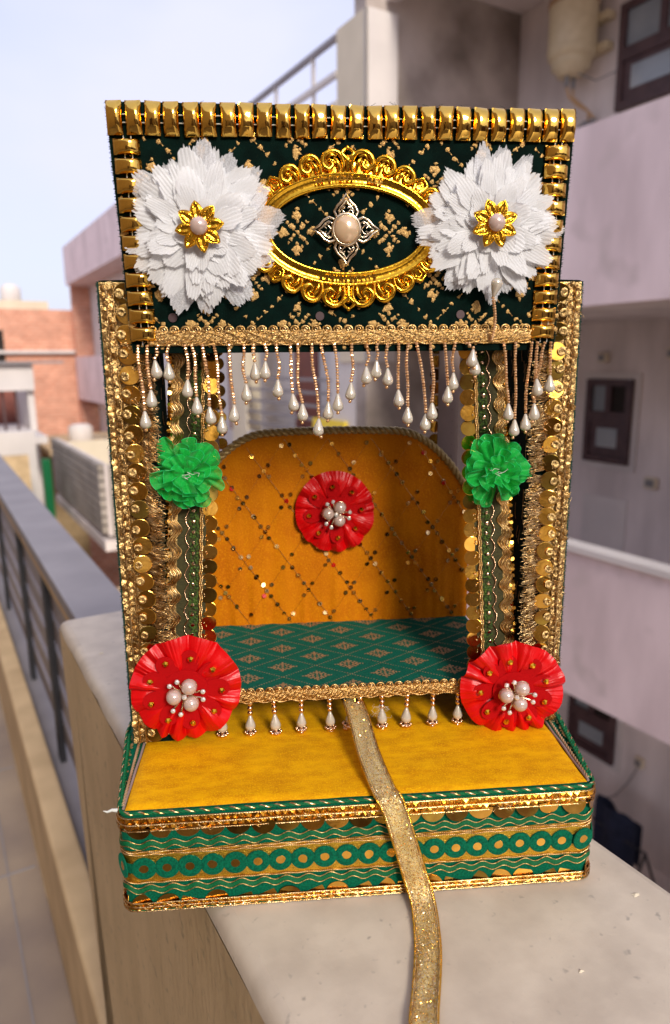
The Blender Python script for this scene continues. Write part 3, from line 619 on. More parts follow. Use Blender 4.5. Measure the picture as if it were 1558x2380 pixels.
# --- header
mb=MB(); mb.prism([(-.1240,.3165),(.1230,.3165),(.1285,.4470),(-.1295,.4470)],'y',.0605,.0720,'dkgreen'); hd=mb.build('header_panel',st,bev=.001)
mb=MB()
fuzz_line(mb,(-.1295,.064,.4470),(.1285,.064,.4470),(0,0,1),900,.0013); fuzz_line(mb,(-.1295,.0612,.447),(-.1240,.0612,.3165),(-1,0,0),350,.0012); fuzz_line(mb,(.1285,.0612,.447),(.1230,.0612,.3165),(1,0,0),350,.0012)
for q in range(34):
    c=Vector((R_(-.129,.128),.066,.447)); P=[c]
    for k in range(4): P.append(P[-1]+Vector((R_(-.004,.004),0,R_(-.0008,.0018))))
    mb.tube(P,.00009,'fuzz',3)
mb.build('frayed_edge',st)
mb=MB(); yb_=.0603; pt=.0520; nv=Vector((0,-1,0))
ox,oz=-.0290,.3820
def inside(x,z): return -.1255<x<.1245 and .3185<z<.4300 or (-.112<x<.112 and .3185<z<.4300)
for i in range(-4,6):
    for j in range(-3,4):
        cx=ox+(i+.5*(j%2))*pt; cz=oz+j*pt*.5*.96
        def B(dx,dz,r,h=.0006):
            if inside(cx+dx,cz+dz): blob(mb,Vector((cx+dx+R_(-.0003,.0003),yb_,cz+dz+R_(-.0003,.0003))),X,Z,nv,r*1.22,'brocade',h,irr=.55)
        B(0,0,.0012)
        for a in range(4):
            t=PI/2*a; dx,dz=math.cos(t),math.sin(t)
            B(dx*.0088,dz*.0088,.0021); B(dx*.0116,dz*.0116,.0010); B(dx*.006,dz*.006,.0010)
            t2=t+PI/4; ex,ez=math.cos(t2),math.sin(t2)
            B(ex*.0028,ez*.0028,.0010); B(ex*.005,ez*.005,.0012); B(ex*.0074,ez*.0074,.0009); B(dx*.0075+ex*.0022,dz*.0075+ez*.0022,.0011); B(dx*.0075-dz*.0022,dz*.0075+dx*.0018,.0009)
# dotted diagonals
hx,hz=pt*.5,pt*.48
for d in (-1,1):
    for k in range(-9,12):
        # line (x-ox)/hx + d*(z-oz)/hz = k+... passes between motifs
        if k%2==0: continue
        for q in range(-60,60):
            t=q*.0056; x=ox+k*hx*.5+t*.72; z=oz-d*(t*.72*hz/hx)+d*k*hz*.5
            for kk in (0,):
                if inside(x,z):
                    blob(mb,Vector((x+R_(-.0006,.0006),yb_,z+R_(-.0006,.0006))),X,Z,nv,R_(.0009,.0016),'brocade',.0005,irr=.6)
                    if R_(0,1)<.5:
                        a=Vector((x,yb_,z)); b=a+Vector((.003*.72,0,-d*.003*.72*hz/hx)); bar(mb,a,b,.0003,nv,'brocade')
mb.build('brocade_pattern',st)
# plum flat stones
mb=MB()
for x,z in ((-.1005,.3360),(-.0170,.3365),(.0655,.3370)): mb.disc((x,.0600,z),nv,.0026,'purplewood',.0004,12)
mb.build('dull_sequins',st)
# gold block beads
def bead_mesh(w,h,name,vert=True):
    mb=MB(); nx,nz=9,9
    def fn(a,b):
        x=(a-.5)*w; z=(b-.5)*h; ca=1-abs(2*a-1)**5; cb=1-abs(2*b-1)**(2.2 if vert else 5); cc=1-abs(2*a-1)**(5 if vert else 2.2)
        return (x,-.0006-.0042*min(ca,1)**.5*(cb**.6) if vert else -.0006-.0042*min(cb if False else 1,1)*(1-abs(2*b-1)**5)**.5*(cc**.6),z)
    mb.grid(fn,nx,nz,'gold'); mb.box(-w/2+.0001,w/2-.0001,-.0007,.0008,-h/2+.0001,h/2-.0001,'gold')
    return mb
b0=bead_mesh(.0084,.0170,'block_bead').build('block_bead',st)
for i in range(26):
    o=b0 if i==0 else b0.copy()
    if i: COL.objects.link(o); o.parent=st
    t=i/25; o.location=(lerp(-.1247,.1237,t)+R_(-.0004,.0004),.0594-R_(0,.0005),.4385+R_(-.0003,.0003)); o.rotation_euler=(R_(-.06,.06),R_(-.045,.045),R_(-.16,.16))
b1=bead_mesh(.0140,.0080,'block_bead',False).build('block_bead',st); first=True
for sg in (-1,1):
    for i in range(11):
        o=b1 if first else b1.copy()
        if not first: COL.objects.link(o); o.parent=st
        first=False; z=.4245-i*.00975
        x=sg*lerp(.1190,.1172,i/10)+(-.0005 if sg>0 else -.0005)-( .0016*i/10 if sg>0 else -.0005*i/10); o.location=(x,.0594,z); o.rotation_euler=(R_(-.05,.05),R_(-.03,.03),R_(-.08,.08))
mb=MB(); 
for dx in (-.002,.002):
    mb.tube([(-.127,.0592,.4385+dx),(.126,.0592,.4385+dx)],.0003,'stem',4)
    for sg in (-1,1): mb.tube([(sg*.119+dx,.0592,.430),(sg*.116+dx,.0592,.321)],.0003,'stem',4)
mb.build('bead_thread',st)
# --- braided band builder
def braid(parent,x0,x1,z0,z1,y,name,loops=True,n=None):
    mb=MB(); mb.grid(lambda a,b:(lerp(x0,x1,a),y-.0012*math.sin(PI*b)-.0003*math.sin(a*400),lerp(z0,z1,b)),160,5,'lace'); 
    h=z1-z0
    for q in range(7):
        zc=lerp(z0+.0006,z1-.0008,q/6)
        mb.rope([(lerp(x0,x1,i/150),y-.0012-.0004*math.sin(q*2+i*.9),zc+.0005*math.sin(i*.8+q*1.7)) for i in range(151)],.00035,.00032,'thread',2,.0028,4)
    for q in range(int((x1-x0)/.0032)):
        x=x0+q*.0032; mb.tube([(x,y-.0014,z0+.0008),(x+.0035,y-.0020,lerp(z0,z1,.5)),(x+.006,y-.0014,z1-.001)],.00028,'hair',4); 
        if q%2: mb.tube([(x+.006,y-.0014,z0+.0008),(x+.003,y-.0019,lerp(z0,z1,.5)),(x,y-.0014,z1-.001)],.00022,'thread',4)
    if loops:
        x=x0+.003
        while x<x1:
            P=[(x+.0023*math.cos(a),y-.0010,z1+.0003+.0019*math.sin(a)) for a in [2*PI*i/12 for i in range(13)]]
            mb.tube(P,.0006,'thread',5); mb.tube([(p[0]*.4+x*.6,p[1]-.0004,z1+.0003+(p[2]-z1-.0003)*.45) for p in P],.0005,'hair',4); x+=.0062
    return mb.build(name,parent)
braid(st,-.1152,.1080,.3205,.3290,.0600,'gold_band')
# --- pearl strands
def pearl_mb(L=.0104,R=.0033):
    mb=MB(); pr=[(.0001,.0001)]+[(R*f,-L*t) for t,f in ((.02,.22),(.12,.36),(.28,.55),(.45,.78),(.6,.94),(.72,1.0),(.84,.92),(.93,.66),(.98,.36))]+[(.0001,-L)]
    mb.lathe(pr[::-1],'pearl',16); return mb
pearl0=None
def strand(xt,zt,xb,zb,y,seed):
    global pearl0
    random.seed(seed); mb=MB(); Lz=zt-(zb+.0052); n=max(2,int(Lz/.00155)); amp=R_(-.0011,.0011); am2=R_(-.0006,.0006); yb=y-R_(0,.002)
    P=[]
    for i in range(n+1):
        t=i/n; P.append(Vector((lerp(xt,xb,t)+amp*math.sin(PI*t)+am2*math.sin(2.3*PI*t),lerp(y,yb,t),zt-Lz*t)))
    for i,p in enumerate(P):
        q=Matrix.Rotation(R_(-.35,.35),3,'Y')@Matrix.Rotation(R_(-.3,.3),3,'X'); r=.00105*R_(.88,1.12)
        mb.lathe([(r*.35,-.00066),(r*.9,-.00056),(r,-.0002),(r,.0002),(r*.9,.00056),(r*.35,.00066)],'seed',7,p,q,smooth=False)
    e=P[-1]+Vector((0,0,-.0009)); ang=R_(-.10,.10)+(P[-1].x-P[-3 if n>3 else 0].x)*40; rot=Matrix.Rotation(-ang,3,'Y') ; tip=e+rot@Vector((0,0,-.0110))
    mb.sphere(tip,.0011,'seed',8,6)
    o=mb.build('bead_strand',st)
    if pearl0 is None: pearl0=pearl_mb().build('pearl_drop',o); pd=pearl0
    else: pd=pearl0.copy(); COL.objects.link(pd); pd.parent=o
    pd.location=e; pd.rotation_euler=(0,-ang,R_(0,6))
    return o
ST=[(-.1147,.2919),(-.111,.3084),(-.1043,.3071),(-.0937,.2973),(-.0894,.2874),(-.0819,.2818),(-.0757,.276),(-.0677,.2828),(-.0608,.2945),(-.0551,.3065),(-.0489,.3072),(-.0418,.2968),(-.0339,.2885),(-.0285,.2827),(-.0182,.2739),(-.0125,.2834),(-.0074,.2881),(-.1187,.2799),(.0011,.2945),(.0098,.3036),(.0159,.307),(.0222,.3025),(.0285,.2901),(.0348,.2799),(.0456,.2756),(.0491,.2822),(.0583,.2917),(.0615,.2995),(.0748,.3078),(.0955,.2809),(.1002,.2713),(.1065,.2745),(.1113,.2807),(.1205,.2972),(.1121,.2953)]
TX={0:-.1155,1:-.1095,2:-.1035,3:-.0945,4:-.0905,5:-.0845,6:-.078,7:-.0695,8:-.061,9:-.0555,10:-.049,11:-.0425,12:-.0345,13:-.0302,14:-.0220,15:-.0165,16:-.0090,17:-.1205,24:.0395,25:.0475,26:.0560,27:.0625,23:.0345,28:.0690,29:.0915,30:.0990,31:.1085,32:.1120,33:.1205,34:.1165}
for i,(x,z) in enumerate(ST): strand(TX.get(i,x+.0002),.3205,x,z,.0580 if i%3 else .0588,100+i)
strand(.0700,.3205,.0722,.3128,.0560,180)
random.seed(11)
# flipped-up strand over the right flower
mb=MB(); n=17
for i in range(n):
    t=i/(n-1); p=Vector((lerp(.0838,.0800,t)+.0016*math.sin(PI*t),.0570-.012*t,lerp(.3225,.3450,t))); q=Matrix.Rotation(R_(-.3,.3),3,'Y'); r=.00105
    mb.lathe([(r*.35,-.00066),(r*.9,-.00056),(r,0),(r*.9,.00056),(r*.35,.00066)],'seed',7,p,q,smooth=False)
o=mb.build('bead_strand',st); pd=pearl0.copy(); COL.objects.link(pd); pd.parent=o; pd.location=(.0800,.0445,.3455); pd.rotation_euler=(PI+.15,.18,0)
# --- white fabric flowers
def petal(mb,ang,L,Wd,lift,curl,z0,k,seed,root=.004):
    rnd=random.Random(seed); np_=rnd.choice((6,7,8,9)); ph=rnd.uniform(0,6); tw=rnd.uniform(-.35,.35); nu,nv=25,10
    ser=[rnd.uniform(-.035,.045) for _ in range(nu)]
    ca,sa=math.cos(ang),math.sin(ang)
    def fn(a,b):
        u=(a-.5)*2
        wd=Wd*(.16+.84*math.sin(min(1,b*1.05)*PI*.55)**1.1)*(1 if b<.8 else 1-.10*((b-.8)/.2)**2)
        r=root+L*b*(1-.30*abs(u)**2.5*b)+(L*ser[int(round(a*(nu-1)))]*(b>.95))
        lx=u*wd*.5; pl=.00015*math.sin(u*np_*PI+ph)*(.4+b)*min(1,b*4)
        h=z0+lift*b*L-curl*L*b*b+pl+tw*lx*b+.0011*noise.noise(Vector((lx*90,r*70,seed)))
        X_=r*ca-lx*sa; Z_=r*sa+lx*ca
        return (X_,-h,Z_)
    mb.grid(fn,nu,nv,k)
def flower(cx,cz,Rr,seed,rotc):
    rnd=random.Random(seed); mb=MB()
    for (n,L,Wd,lift,curl,z0,k,jit) in ((18,1.05,.36,.07,.06,.001,'petal2',.16),(22,.98,.34,.13,.09,.0020,'petal',.2),(20,.86,.32,.19,.11,.0034,'petal',.25),(17,.72,.30,.26,.13,.0046,'petal',.3),(14,.56,.27,.34,.15,.0056,'petal',.35),(10,.42,.24,.40,.15,.0064,'petal',.4)):
        for i in range(n): petal(mb,2*PI*i/n+rnd.uniform(-jit,jit)+n,Rr*L*rnd.uniform(.86,1.05)-.004,Rr*Wd*rnd.uniform(.8,1.2),lift*rnd.uniform(.6,1.25),curl,z0+rnd.uniform(0,.0015),k,rnd.randint(0,9999))
    fl=mb.build('fabric_flower',st,(cx,.0570,cz))
    mb=MB(); n=8; Rg=.0128
    for i in range(n):
        a=2*PI*i/n+rotc; ca,sa=math.cos(a),math.sin(a)
        def fn(u,b,ca=ca,sa=sa):
            t=b; uu=(u-.5)*2; wd=.0032*math.sin(PI*min(1,.12+t*.88))**.8; r=.003+Rg*.78*t; x=uu*wd; h=.0010*(1-uu*uu)+.0014*t*(1-t)*4*.5-(.0012*(abs(uu)<.35)*(.15<t<.85))
            return (r*ca-x*sa,-h,r*sa+x*ca)
        mb.grid(fn,9,9,'goldc')
        for s_ in (-1,1): mb.tube([fn(.5+s_*.5,b) for b in [q/8 for q in range(9)]],.0004,'goldc',5)
        for q in range(5):
            for s_ in (-.45,.45): mb.sphere(Vector(fn(.5+s_*.5,.2+q*.14))+Vector((0,-.0003,0)),.00038,'goldc',6,4)
    mb.lathe([(.0001,.0035),(.0035,.003),(.0048,.001),(.005,-.001)][::-1],'goldc',20,(0,0,0),Matrix.Rotation(PI/2,3,'X'))
    fc=mb.build('flower_centre',fl,(0,-.0140,0))
    mb=MB(); mb.sphere((0,0,0),.0047,'pearlpink',24,16,(1,.8,1)); mb.build('pearl',fl,(0,-.0175,0))
    return fl
flower(-.0815,.3815,.0415,21,.15); flower(.0790,.3840,.0405,43,.36)
# --- oval gold frame
mb=MB(); OC=Vector((-.0006,0,.3828))
def ell(a,b,t,y): return Vector((OC.x+a*math.cos(t),y,OC.z+b*math.sin(t)))
NT=160
pr=[(0,.0600),(0,.0580),(.0008,.0566),(.0018,.0570),(.0026,.0578),(.0062,.0572),(.0070,.0562),(.0078,.0568),(.0082,.0600)]
def fn(a,b):
    i=min(len(pr)-2,int(b*(len(pr)-1)+1e-6)); t=b*(len(pr)-1)-i; o=lerp(pr[i][0],pr[i+1][0],t); y=lerp(pr[i][1],pr[i+1][1],t); return tuple(ell(.0432+o,.0222+o,2*PI*a,y))
mb.grid(fn,NT,len(pr),'goldc',True,closeu=True); fr=mb.build('oval_frame',st)
mb=MB()
def op(ang,d,y=.0583):  # point at polar parameter ang, distance d outwards from the moulding
    a0,b0=.0432+.0078,.0222+.0078; p=Vector((a0*math.cos(ang),b0*math.sin(ang))); nn_=Vector((math.cos(ang)/a0,math.sin(ang)/b0)).normalized(); k=(1.0 if True else 1)
    p=p+nn_*d; return Vector((OC.x+p.x,y,OC.z+p.y))
def arcpos(n):
    # equal arclength samples of the outer ellipse
    T=[2*PI*i/2000 for i in range(2001)]; Ls=[0]
    for i in range(2000): Ls.append(Ls[-1]+(op(T[i+1],0)-op(T[i],0)).length)
    return T,Ls
TT,LL=arcpos(0)
def ang_at(s):
    s=s%LL[-1]; i=bisect.bisect_right(LL,s)-1; return TT[min(i,1999)]+(TT[min(i+1,2000)]-TT[min(i,1999)])*(s-LL[i])/max(1e-9,LL[min(i+1,2000)]-LL[i])
def sp(s,d,y=.0583): return op(ang_at(s),d,y)
top=LL[-1]*.25
def mod(s,d,cyc): return d
HH=lambda s:.0098+.0012*abs(math.sin(ang_at(s)))  # band height
def curve(pts,r,k='goldc'):
    P=[];n=len(pts)
    for i in range(n-1):
        p0=pts[max(i-1,0)];p1=pts[i];p2=pts[i+1];p3=pts[min(i+2,n-1)]
        for q in range(5):
            t=q/5; P.append(tuple(.5*((2*p1[c])+(-p0[c]+p2[c])*t+(2*p0[c]-5*p1[c]+4*p2[c]-p3[c])*t*t+(-p0[c]+3*p1[c]-3*p2[c]+p3[c])*t**3) for c in (0,1)))
    P.append(pts[-1]); return P
def scroll(s0,sgn,pts,r,y=.0578,taper=True):
    P=curve(pts,r); Q=[sp(s0+sgn*p[0],p[1],y-.0004*math.sin(PI*i/len(P))) for i,p in enumerate(P)]
    m=len(Q); mb.tube(Q,[r*(1 if not taper else (.65+.5*math.sin(PI*i/(m-1)))) for i in range(m)],'goldc',8)
def cell(s0,sgn,w,h,flip=False,inner=True):
    # one C-scroll arch with an inner curl and small leaf
    scroll(s0,sgn,[(w*.05,-.0004),(w*.0,h*.45),(w*.18,h*.88),(w*.5,h),(w*.84,h*.82),(w*.95,h*.45),(w*.72,h*.2),(w*.5,h*.35),(w*.58,h*.58)],.0014)
    if inner:
        scroll(s0,sgn,[(w*.22,h*.02),(w*.25,h*.4),(w*.42,h*.68)],.00095,.0572); scroll(s0,sgn,[(w*.3,h*.75),(w*.55,h*.82),(w*.7,h*.6)],.0006,.0572)
        mb.sphere(sp(s0+sgn*w*.58,h*.58,.0574),.0011,'goldc',8,6)
Q4=LL[-1]/4
for half in (0,1):           # top and bottom
    t0=Q4*(1+2*half)
    # tip finial
    for sgn in (-1,1): scroll(t0,sgn,[(.0002,.0),(.0004,.006),(.0030,.0095),(.0006,.0122)],.0011,.0576); 
    mb.sphere(t0 and sp(t0,.0125,.0580),.0014,'goldc',8,6); mb.sphere(sp(t0,.006,.0574),.0019,'goldc',8,6,(1,.8,1.6))
    for sgn in (-1,1):
        widths=[(.0022,.0115,.0110),(.0145,.0105,.0102),(.0262,.0098,.0088)]
        for (a,wd,h) in widths: cell(t0+sgn*a,sgn,wd,h)
        # pentagon link
        s_=t0+sgn*.0375; pp=[(0,.0002),(-.001,.005),(.0022,.0085),(.0058,.0068),(.0050,.0006)]
        mb.tube([sp(s_+sgn*p[0],p[1],.0578) for p in pp],.0009,'goldc',6,closed=True); mb.tube([sp(s_+sgn*(p[0]*.5+.0012),p[1]*.5+.002,.0578) for p in pp],.0005,'goldc',6,closed=True)
        cell(t0+sgn*.0440,sgn,.0088,.0078); 
# thin back web that carries the scrolls
NB=240
def web(a,b):
    s=a*LL[-1]; return tuple(sp(s,lerp(-.0005,.0072-.0022*math.cos(2*PI*s/(LL[-1]/26))*b,b),.0586+.0008*b))
mb.grid(web,NB,4,'goldc',True,closeu=True)
sc=mb.build('scrollwork',fr)
# embossed lettering, turned upside down as on the real frame
def letters(txt,centre_ang,size,total,r_off,name,flipdir):
    mb_all=MB(); n=len(txt)
    dg=bpy.context.evaluated_depsgraph_get
    for i,ch in enumerate(txt):
        if ch==' ': continue
        small=ch in '\u2122'
        cu=bpy.data.curves.new('t','FONT'); cu.body=ch; cu.size=size; cu.extrude=.00045; cu.offset=size*.018; cu.align_x='CENTER'
        to=bpy.data.objects.new('t',cu); COL.objects.link(to); bpy.context.view_layer.update(); me=to.to_mesh()
        s=centre_ang+ (i-(n-1)/2)/(n-1)*total*flipdir
        ang=ang_at(s); base=op(ang,r_off,.0569); 
        tx=(op(ang_at(s+.0005),r_off,.0571)-op(ang_at(s-.0005),r_off,.0571)).normalized()*flipdir
        upv=tx.cross(Vector((0,1,0)))
        rot=Matrix((tx,upv,Vector((0,-1,0)))).transposed()
        vs=[base+rot@Vector(v.co) for v in me.vertices]; mb_all.add(vs,[tuple(p.vertices) for p in me.polygons],'gold')
        to.to_mesh_clear(); bpy.data.objects.remove(to); bpy.data.curves.remove(cu)
    return mb_all.build(name,fr)
# arclength runs counter-clockwise seen from the front; an upside-down line reads right to left
letters('REGD. - 57474/3-006',Q4,.0041,.0380,-.0017,'embossed_text',1)
letters('SILVERSHINE\u2122',Q4*3,.0041,.0310,-.0050,'embossed_text',-1)
# --- quatrefoil brooch
mb=MB(); BC=Vector((-.0017,.0565,.3828))
for i in range(4):
    a=PI/2*i; ca,sa=math.cos(a),math.sin(a)
    def bp2(r,t,y=0): return BC+Vector((r*ca-t*sa,y,r*sa+t*ca))
    out=[(.0062,-.0052),(.0095,-.0066),(.0125,-.0050),(.0150,-.0022),(.0186,0),(.0150,.0022),(.0125,.0050),(.0095,.0066),(.0062,.0052)]
    mb.tube([bp2(r,t) for r,t in out],.0008,'silver',7); mb.tube([bp2(.0078+(r-.0062)*.62,t*.66,-.0001) for r,t in out],.0005,'silver',6,closed=True)
    for s_ in (-1,1):
        mb.tube([bp2(.0085,0),bp2(.0098,s_*.0018),bp2(.0112,s_*.0028),bp2(.0122,s_*.0015),bp2(.0112,s_*.0008)],.00042,'silver',6); mb.tube([bp2(.0075,s_*.003),bp2(.009,s_*.0042),bp2(.0102,s_*.003)],.0004,'silver',6)
mb.lathe([(.0070,0),(.0090,.0005),(.0092,.0012),(.0082,.0018),(.0074,.0014)],'silver',32,BC,Matrix.Rotation(PI/2,3,'X')@Matrix.Diagonal((.92,1,1)).to_3x3())
br=mb.build('brooch',st); mb=MB(); mb.sphere((0,0,0),.0076,'pearlwarm',32,20,(.92,.55,1.02)); mb.build('pearl',br,BC+Vector((0,-.0012,0)))
# ================================================================ SWING
sw_=empty('hanging_swing',(SHL[0]-math.sin(SHR)*.137,SHL[1]+math.cos(SHR)*.137,.09),SHR,'small swing throne hanging inside the stand, orange velvet backrest and green brocade seat','swing')
class Off: pass
def sbuild(mb,name,parent=None,loc=(0,0,0)):
    if parent is None: return mb.build(name,sw_,(loc[0],loc[1]-.137,loc[2]-.09))
    return mb.build(name,parent,loc)
SZ=.0962
mb=MB(); mb.box(-.1135,.1135,.0765,.203,.0880,SZ-.0008,'dkgreen'); mb.grid(lambda a,b:(lerp(-.1135,.1135,a),lerp(.0760,.2025,b),SZ-.0010*math.exp(-min(b*.126,(1-b)*.126+.01)/.0012)+.0003*noise.noise(Vector((a*20,b*12,3)))),100,60,'seatgreen')
seat=sbuild(mb,'seat')
mb=MB(); px_,py_=.0480,.0165; nz=Vector((0,0,1))
def sin_(x,y): return -.112<x<.112 and .079<y<.200
for i in range(-4,5):
    for jx in range(0,9):
        cx=(i+.5*(jx%2))*px_+.004; cy=.0800+jx*py_
        def B(dx,dy,r):
            if sin_(cx+dx,cy+dy): blob(mb,Vector((cx+dx,cy+dy,SZ+.0002)),X,Y,nz,r,'brocade_dull',.0004,irr=.4)
        B(0,0,.0011)
        for a in range(4):
            t=PI/2*a; dx,dy=math.cos(t),math.sin(t)
            for q,r in ((.0030,.0010),(.0052,.0015),(.0074,.0013),(.0095,.0008)): B(dx*q*1.05,dy*q*.78,r)
            B(dx*.0060-dy*.002,(dy*.0050+dx*.002),.0010); B(dx*.0060+dy*.002,(dy*.0050-dx*.002),.0010)
            t2=t+PI/4; B(math.cos(t2)*.0040,math.sin(t2)*.0034,.0013); B(math.cos(t2)*.0062,math.sin(t2)*.0052,.0010)
        # diamond outline around motif
        for sx in (-1,1):
            for sy in (-1,1):
                if True:
                    n=14
                    for q in range(n):
                        t=(q+.5)/n; x=cx+sx*px_*.5*t; y=cy+sy*py_*(1-t)
                        if sin_(x,y): blob(mb,Vector((x,y,SZ+.0001)),X,Y,nz,.00055,'brocade_dull',.0003,n=5)
sbuild(mb,'brocade_pattern')
braid_o=braid(sw_,-.1120,.1120,-.0006,.0076,.0765-.137-.0015,'gold_band')   # local to swing
# small hanging drops
def drop(x,tilt,seed):
    random.seed(seed); mb=MB(); z=-.0016; k=R_(1.26,1.40)
    for q in range(3): mb.sphere((x+tilt*(.0020+.0036*q),-.0615,z-.0034*q),.0019,'rosegold',12,8)
    rot=Matrix.Rotation(-tilt,3,'Y'); e=Vector((x+tilt*.010,-.0615,z-.0086))
    def T(v): return e+rot@(Vector(v)*k)
    for q in range(8):
        a=2*PI*q/8+R_(-.1,.1); mb.sphere(T((.0025*math.cos(a),.0025*math.sin(a),-.0092)),.0011,'rosegold',6,5)
    mb.lathe([(.0008,.0010),(.0034,-.0002),(.0036,-.0012),(.0015,-.0018)],'rosegold',16,T((0,0,-.0090)),rot); mb.sphere(T((0,0,-.0116)),.0021,'rosegold',12,8)
    o=mb.build('bead_drop',sw_); pd=pearl0.copy(); COL.objects.link(pd); pd.parent=o; pd.location=e; pd.scale=(.88*k*.9,.88*k*.9,.80*k); pd.rotation_euler=(0,-tilt,0); return o
for i,x in enumerate((-.0847,-.0664,-.0507,-.0321,-.0133,.0085,.0223,.0400,.0578,.0752)): drop(x,(-.45 if x==.0085 else R_(-.05,.05)),300+i)
random.seed(12)
# --- backrest
def bh(x):  # top outline height
    ax=abs(x); z=.2550
    if ax>.050: t=min(1,(ax-.050)/.0645); z-=.0020*t+.052*t**2.1
    return z-.0012*(ax/.05)**2*(ax<.05)-.0012*(ax>=.05)
BY=.2000
mb=MB()
def bk(a,b):
    x=lerp(-.1145,.1145,a); z=lerp(SZ+.0002,bh(x),b)
    wr=.0021*math.exp(-b*2.2)*(noise.noise(Vector((x*85,b*1.2,2)))+.6*noise.noise(Vector((x*190,b*2,8))))
    return (x,BY-.0020+.0016*(abs(2*a-1)**10)+wr,z)
mb.grid(bk,150,60,'orange')
pts=[(lerp(-.1145,.1145,i/60),bh(lerp(-.1145,.1145,i/60))) for i in range(61)]
mb.prism([(-.1145,.0965)]+[(.1145,.0965)]+pts[::-1],'y',BY+.0001,BY+.006,'taupe'); back=sbuild(mb,'backrest')
mb=MB(); mb.rope([(x,BY-.0005,z+.0022) for x,z in [(lerp(-.1165,.1165,i/150),bh(lerp(-.1165,.1165,i/150))) for i in range(151)]],.0017,.0019,'rope',3,.0150,8); sbuild(mb,'rope_trim')
mb=MB(); th=MB()
def ringseq(x,z,k='disc'):
    if abs(x)>.112 or z>bh(x)-.004 or z<SZ+.003: return
    if (x-.0016)**2+(z-.1923)**2<.030**2: return
    if R_(0,1)<.16: return
    x+=R_(-.0007,.0007); z+=R_(-.0007,.0007)
    nvv=(-Y+Vector((R_(-.35,.35),0,R_(-.35,.35)))).to_track_quat('Z','Y').to_matrix(); mb.lathe([(.0009,0),(.0011,.0004),(.0017,.0004),(.0019,.0001)],random.choice(['disc','disc','hair','discb']) if R_(0,1)>.02 else 'red',10,(x,BY-.0027,z),nvv,smooth=False)
nx_,nz_=.0345,.0250
for i in range(-5,6):
    for jx in range(0,8):
        cx=(i+.5*(jx%2))*nx_-.003; cz=.1010+jx*nz_
        ringseq(cx,cz)
        for sx in (-1,1):
            for sz in (-1,1): ringseq(cx+sx*.0034+R_(-.0004,.0004),cz+sz*.0048+R_(-.0004,.0004))
            ringseq(cx+sx*.0086,cz-.0125*(1 if sx>0 else -1)+R_(-.0005,.0005)) if True else 0
        for sx in (-1,1):
            a=Vector((cx,BY-.0030,cz)); b=Vector((cx+sx*nx_*.5,BY-.0030,cz-nz_))
            P=[a.lerp(b,q/8)+Vector((R_(-.0003,.0003),R_(-.0003,.0001),0)) for q in range(9)]
            P=[p for p in P if abs(p.x)<.112 and SZ+.001<p.z<bh(p.x)-.003]
            if len(P)>1: th.tube(P,.00018 if sx>0 else .00008,'hair',3)
sbuild(mb,'sequins',back,(0,0,0)).location=(0,0,0); sbuild(th,'gold_thread',back).location=(0,0,0)
# --- straps
def strap(sg):
    T0=Vector((-.0945,.0815,.3300)); T1=Vector((-.1105,.0815,.0975)); w0,w1=.0230,.0280
    if sg>0: T0=Vector((.0888,.0815,.3300)); T1=Vector((.1045,.0815,.0975))
    def P(t,wv,off=0):   # wv: -.5 outer .. .5 inner
        c=T0.lerp(T1,t); w_=lerp(w0,w1,t); return Vector((c.x-sg*wv*w_,c.y-off,c.z))
    LN=(T1-T0).length
    mb=MB(); mb.grid(lambda a,b:tuple(P(b,a-.5,0)),5,40,'olive',False); mb.grid(lambda a,b:tuple(P(b,a-.5,-.0022)),5,40,'taupe',False)
    for e in (-.5,.5): mb.grid(lambda a,b,e=e:tuple(P(b,e,-.0022*a)),2,40,'dkgreen',False)
    so_=sbuild(mb,'front_strap')
    mb=MB()
    n=420
    mb.grid(lambda a,b:tuple(P(b,lerp(-.46,-.20,a),.0003)),3,40,'lace')
    for q,dw in enumerate((-.10,-.06,-.02,.02,.06,.10)):
        mb.tube([P(i/n,-.27+dw+.080*math.sin(i/n*LN/.0150*2*PI+q*.12),.0008+.0004*math.sin(i*.3)) for i in range(n+1)],.00046,'thread' if q%2 else 'hair',5)
    mb.rope([P(i/n,.10-.10*abs(math.sin(i/n*LN/.0122*PI)),.0009) for i in range(n+1)],.00025,.0003,'rosegold',2,.002,4)
    for wv,k in ((.36,'thread'),(.41,'hair')): mb.rope([P(i/n,wv+.012*math.sin(i*.5),.0009) for i in range(n+1)],.0004,.0004,k,2,.003,4)
    i=0; z=0
    while z<LN:
        t=z/LN; c=P(t,-.455,.0006); mb.disc(c,(R_(-.5,.5)-sg*-.2,-1,R_(-.5,.5)),.00135,'disc',.0002,8); 
        if i%2: mb.disc(P(t,-.39,.0007),(R_(-.5,.5),-1,R_(-.5,.5)),.0010,'disc',.0002,7)
        if i%3==0: blob(mb,P(t,.20,.0022),X,Z,-Y,.0012,'rosegold',.0005)
        z+=.0023; i+=1
    mb.build('gold_braid',so_)
    mb=MB()
    for q in range(900):
        t=R_(0,1); wv=R_(.12,.33); c=P(t,wv,.0005+R_(0,.0012)); blob(mb,c,X,Z,-Y,R_(.0006,.0011),'olivefuzz',.0006,n=5)
    mb.build('chenille_strip',so_)
    mb=MB(); z=.004
    while z<LN:
        t=z/LN; c=P(t,.5,.0004)+Vector((-sg*.0022,R_(0,.0006),0)); mb.disc(c,(sg*R_(-.35,.15),-1,R_(-.15,.25)),.0053,random.choice(['disc','disc','disc','discb']),.0001,22); z+=.0096
        if R_(0,1)<.9: 
            for q in range(3): mb.sphere(P(t,.5,.0012)+Vector((R_(-.001,.001),0,R_(-.002,.002))),.0005,'hair',5,4)
    mb.build('sequin_edge',so_)
    return so_
strap(-1); strap(1)
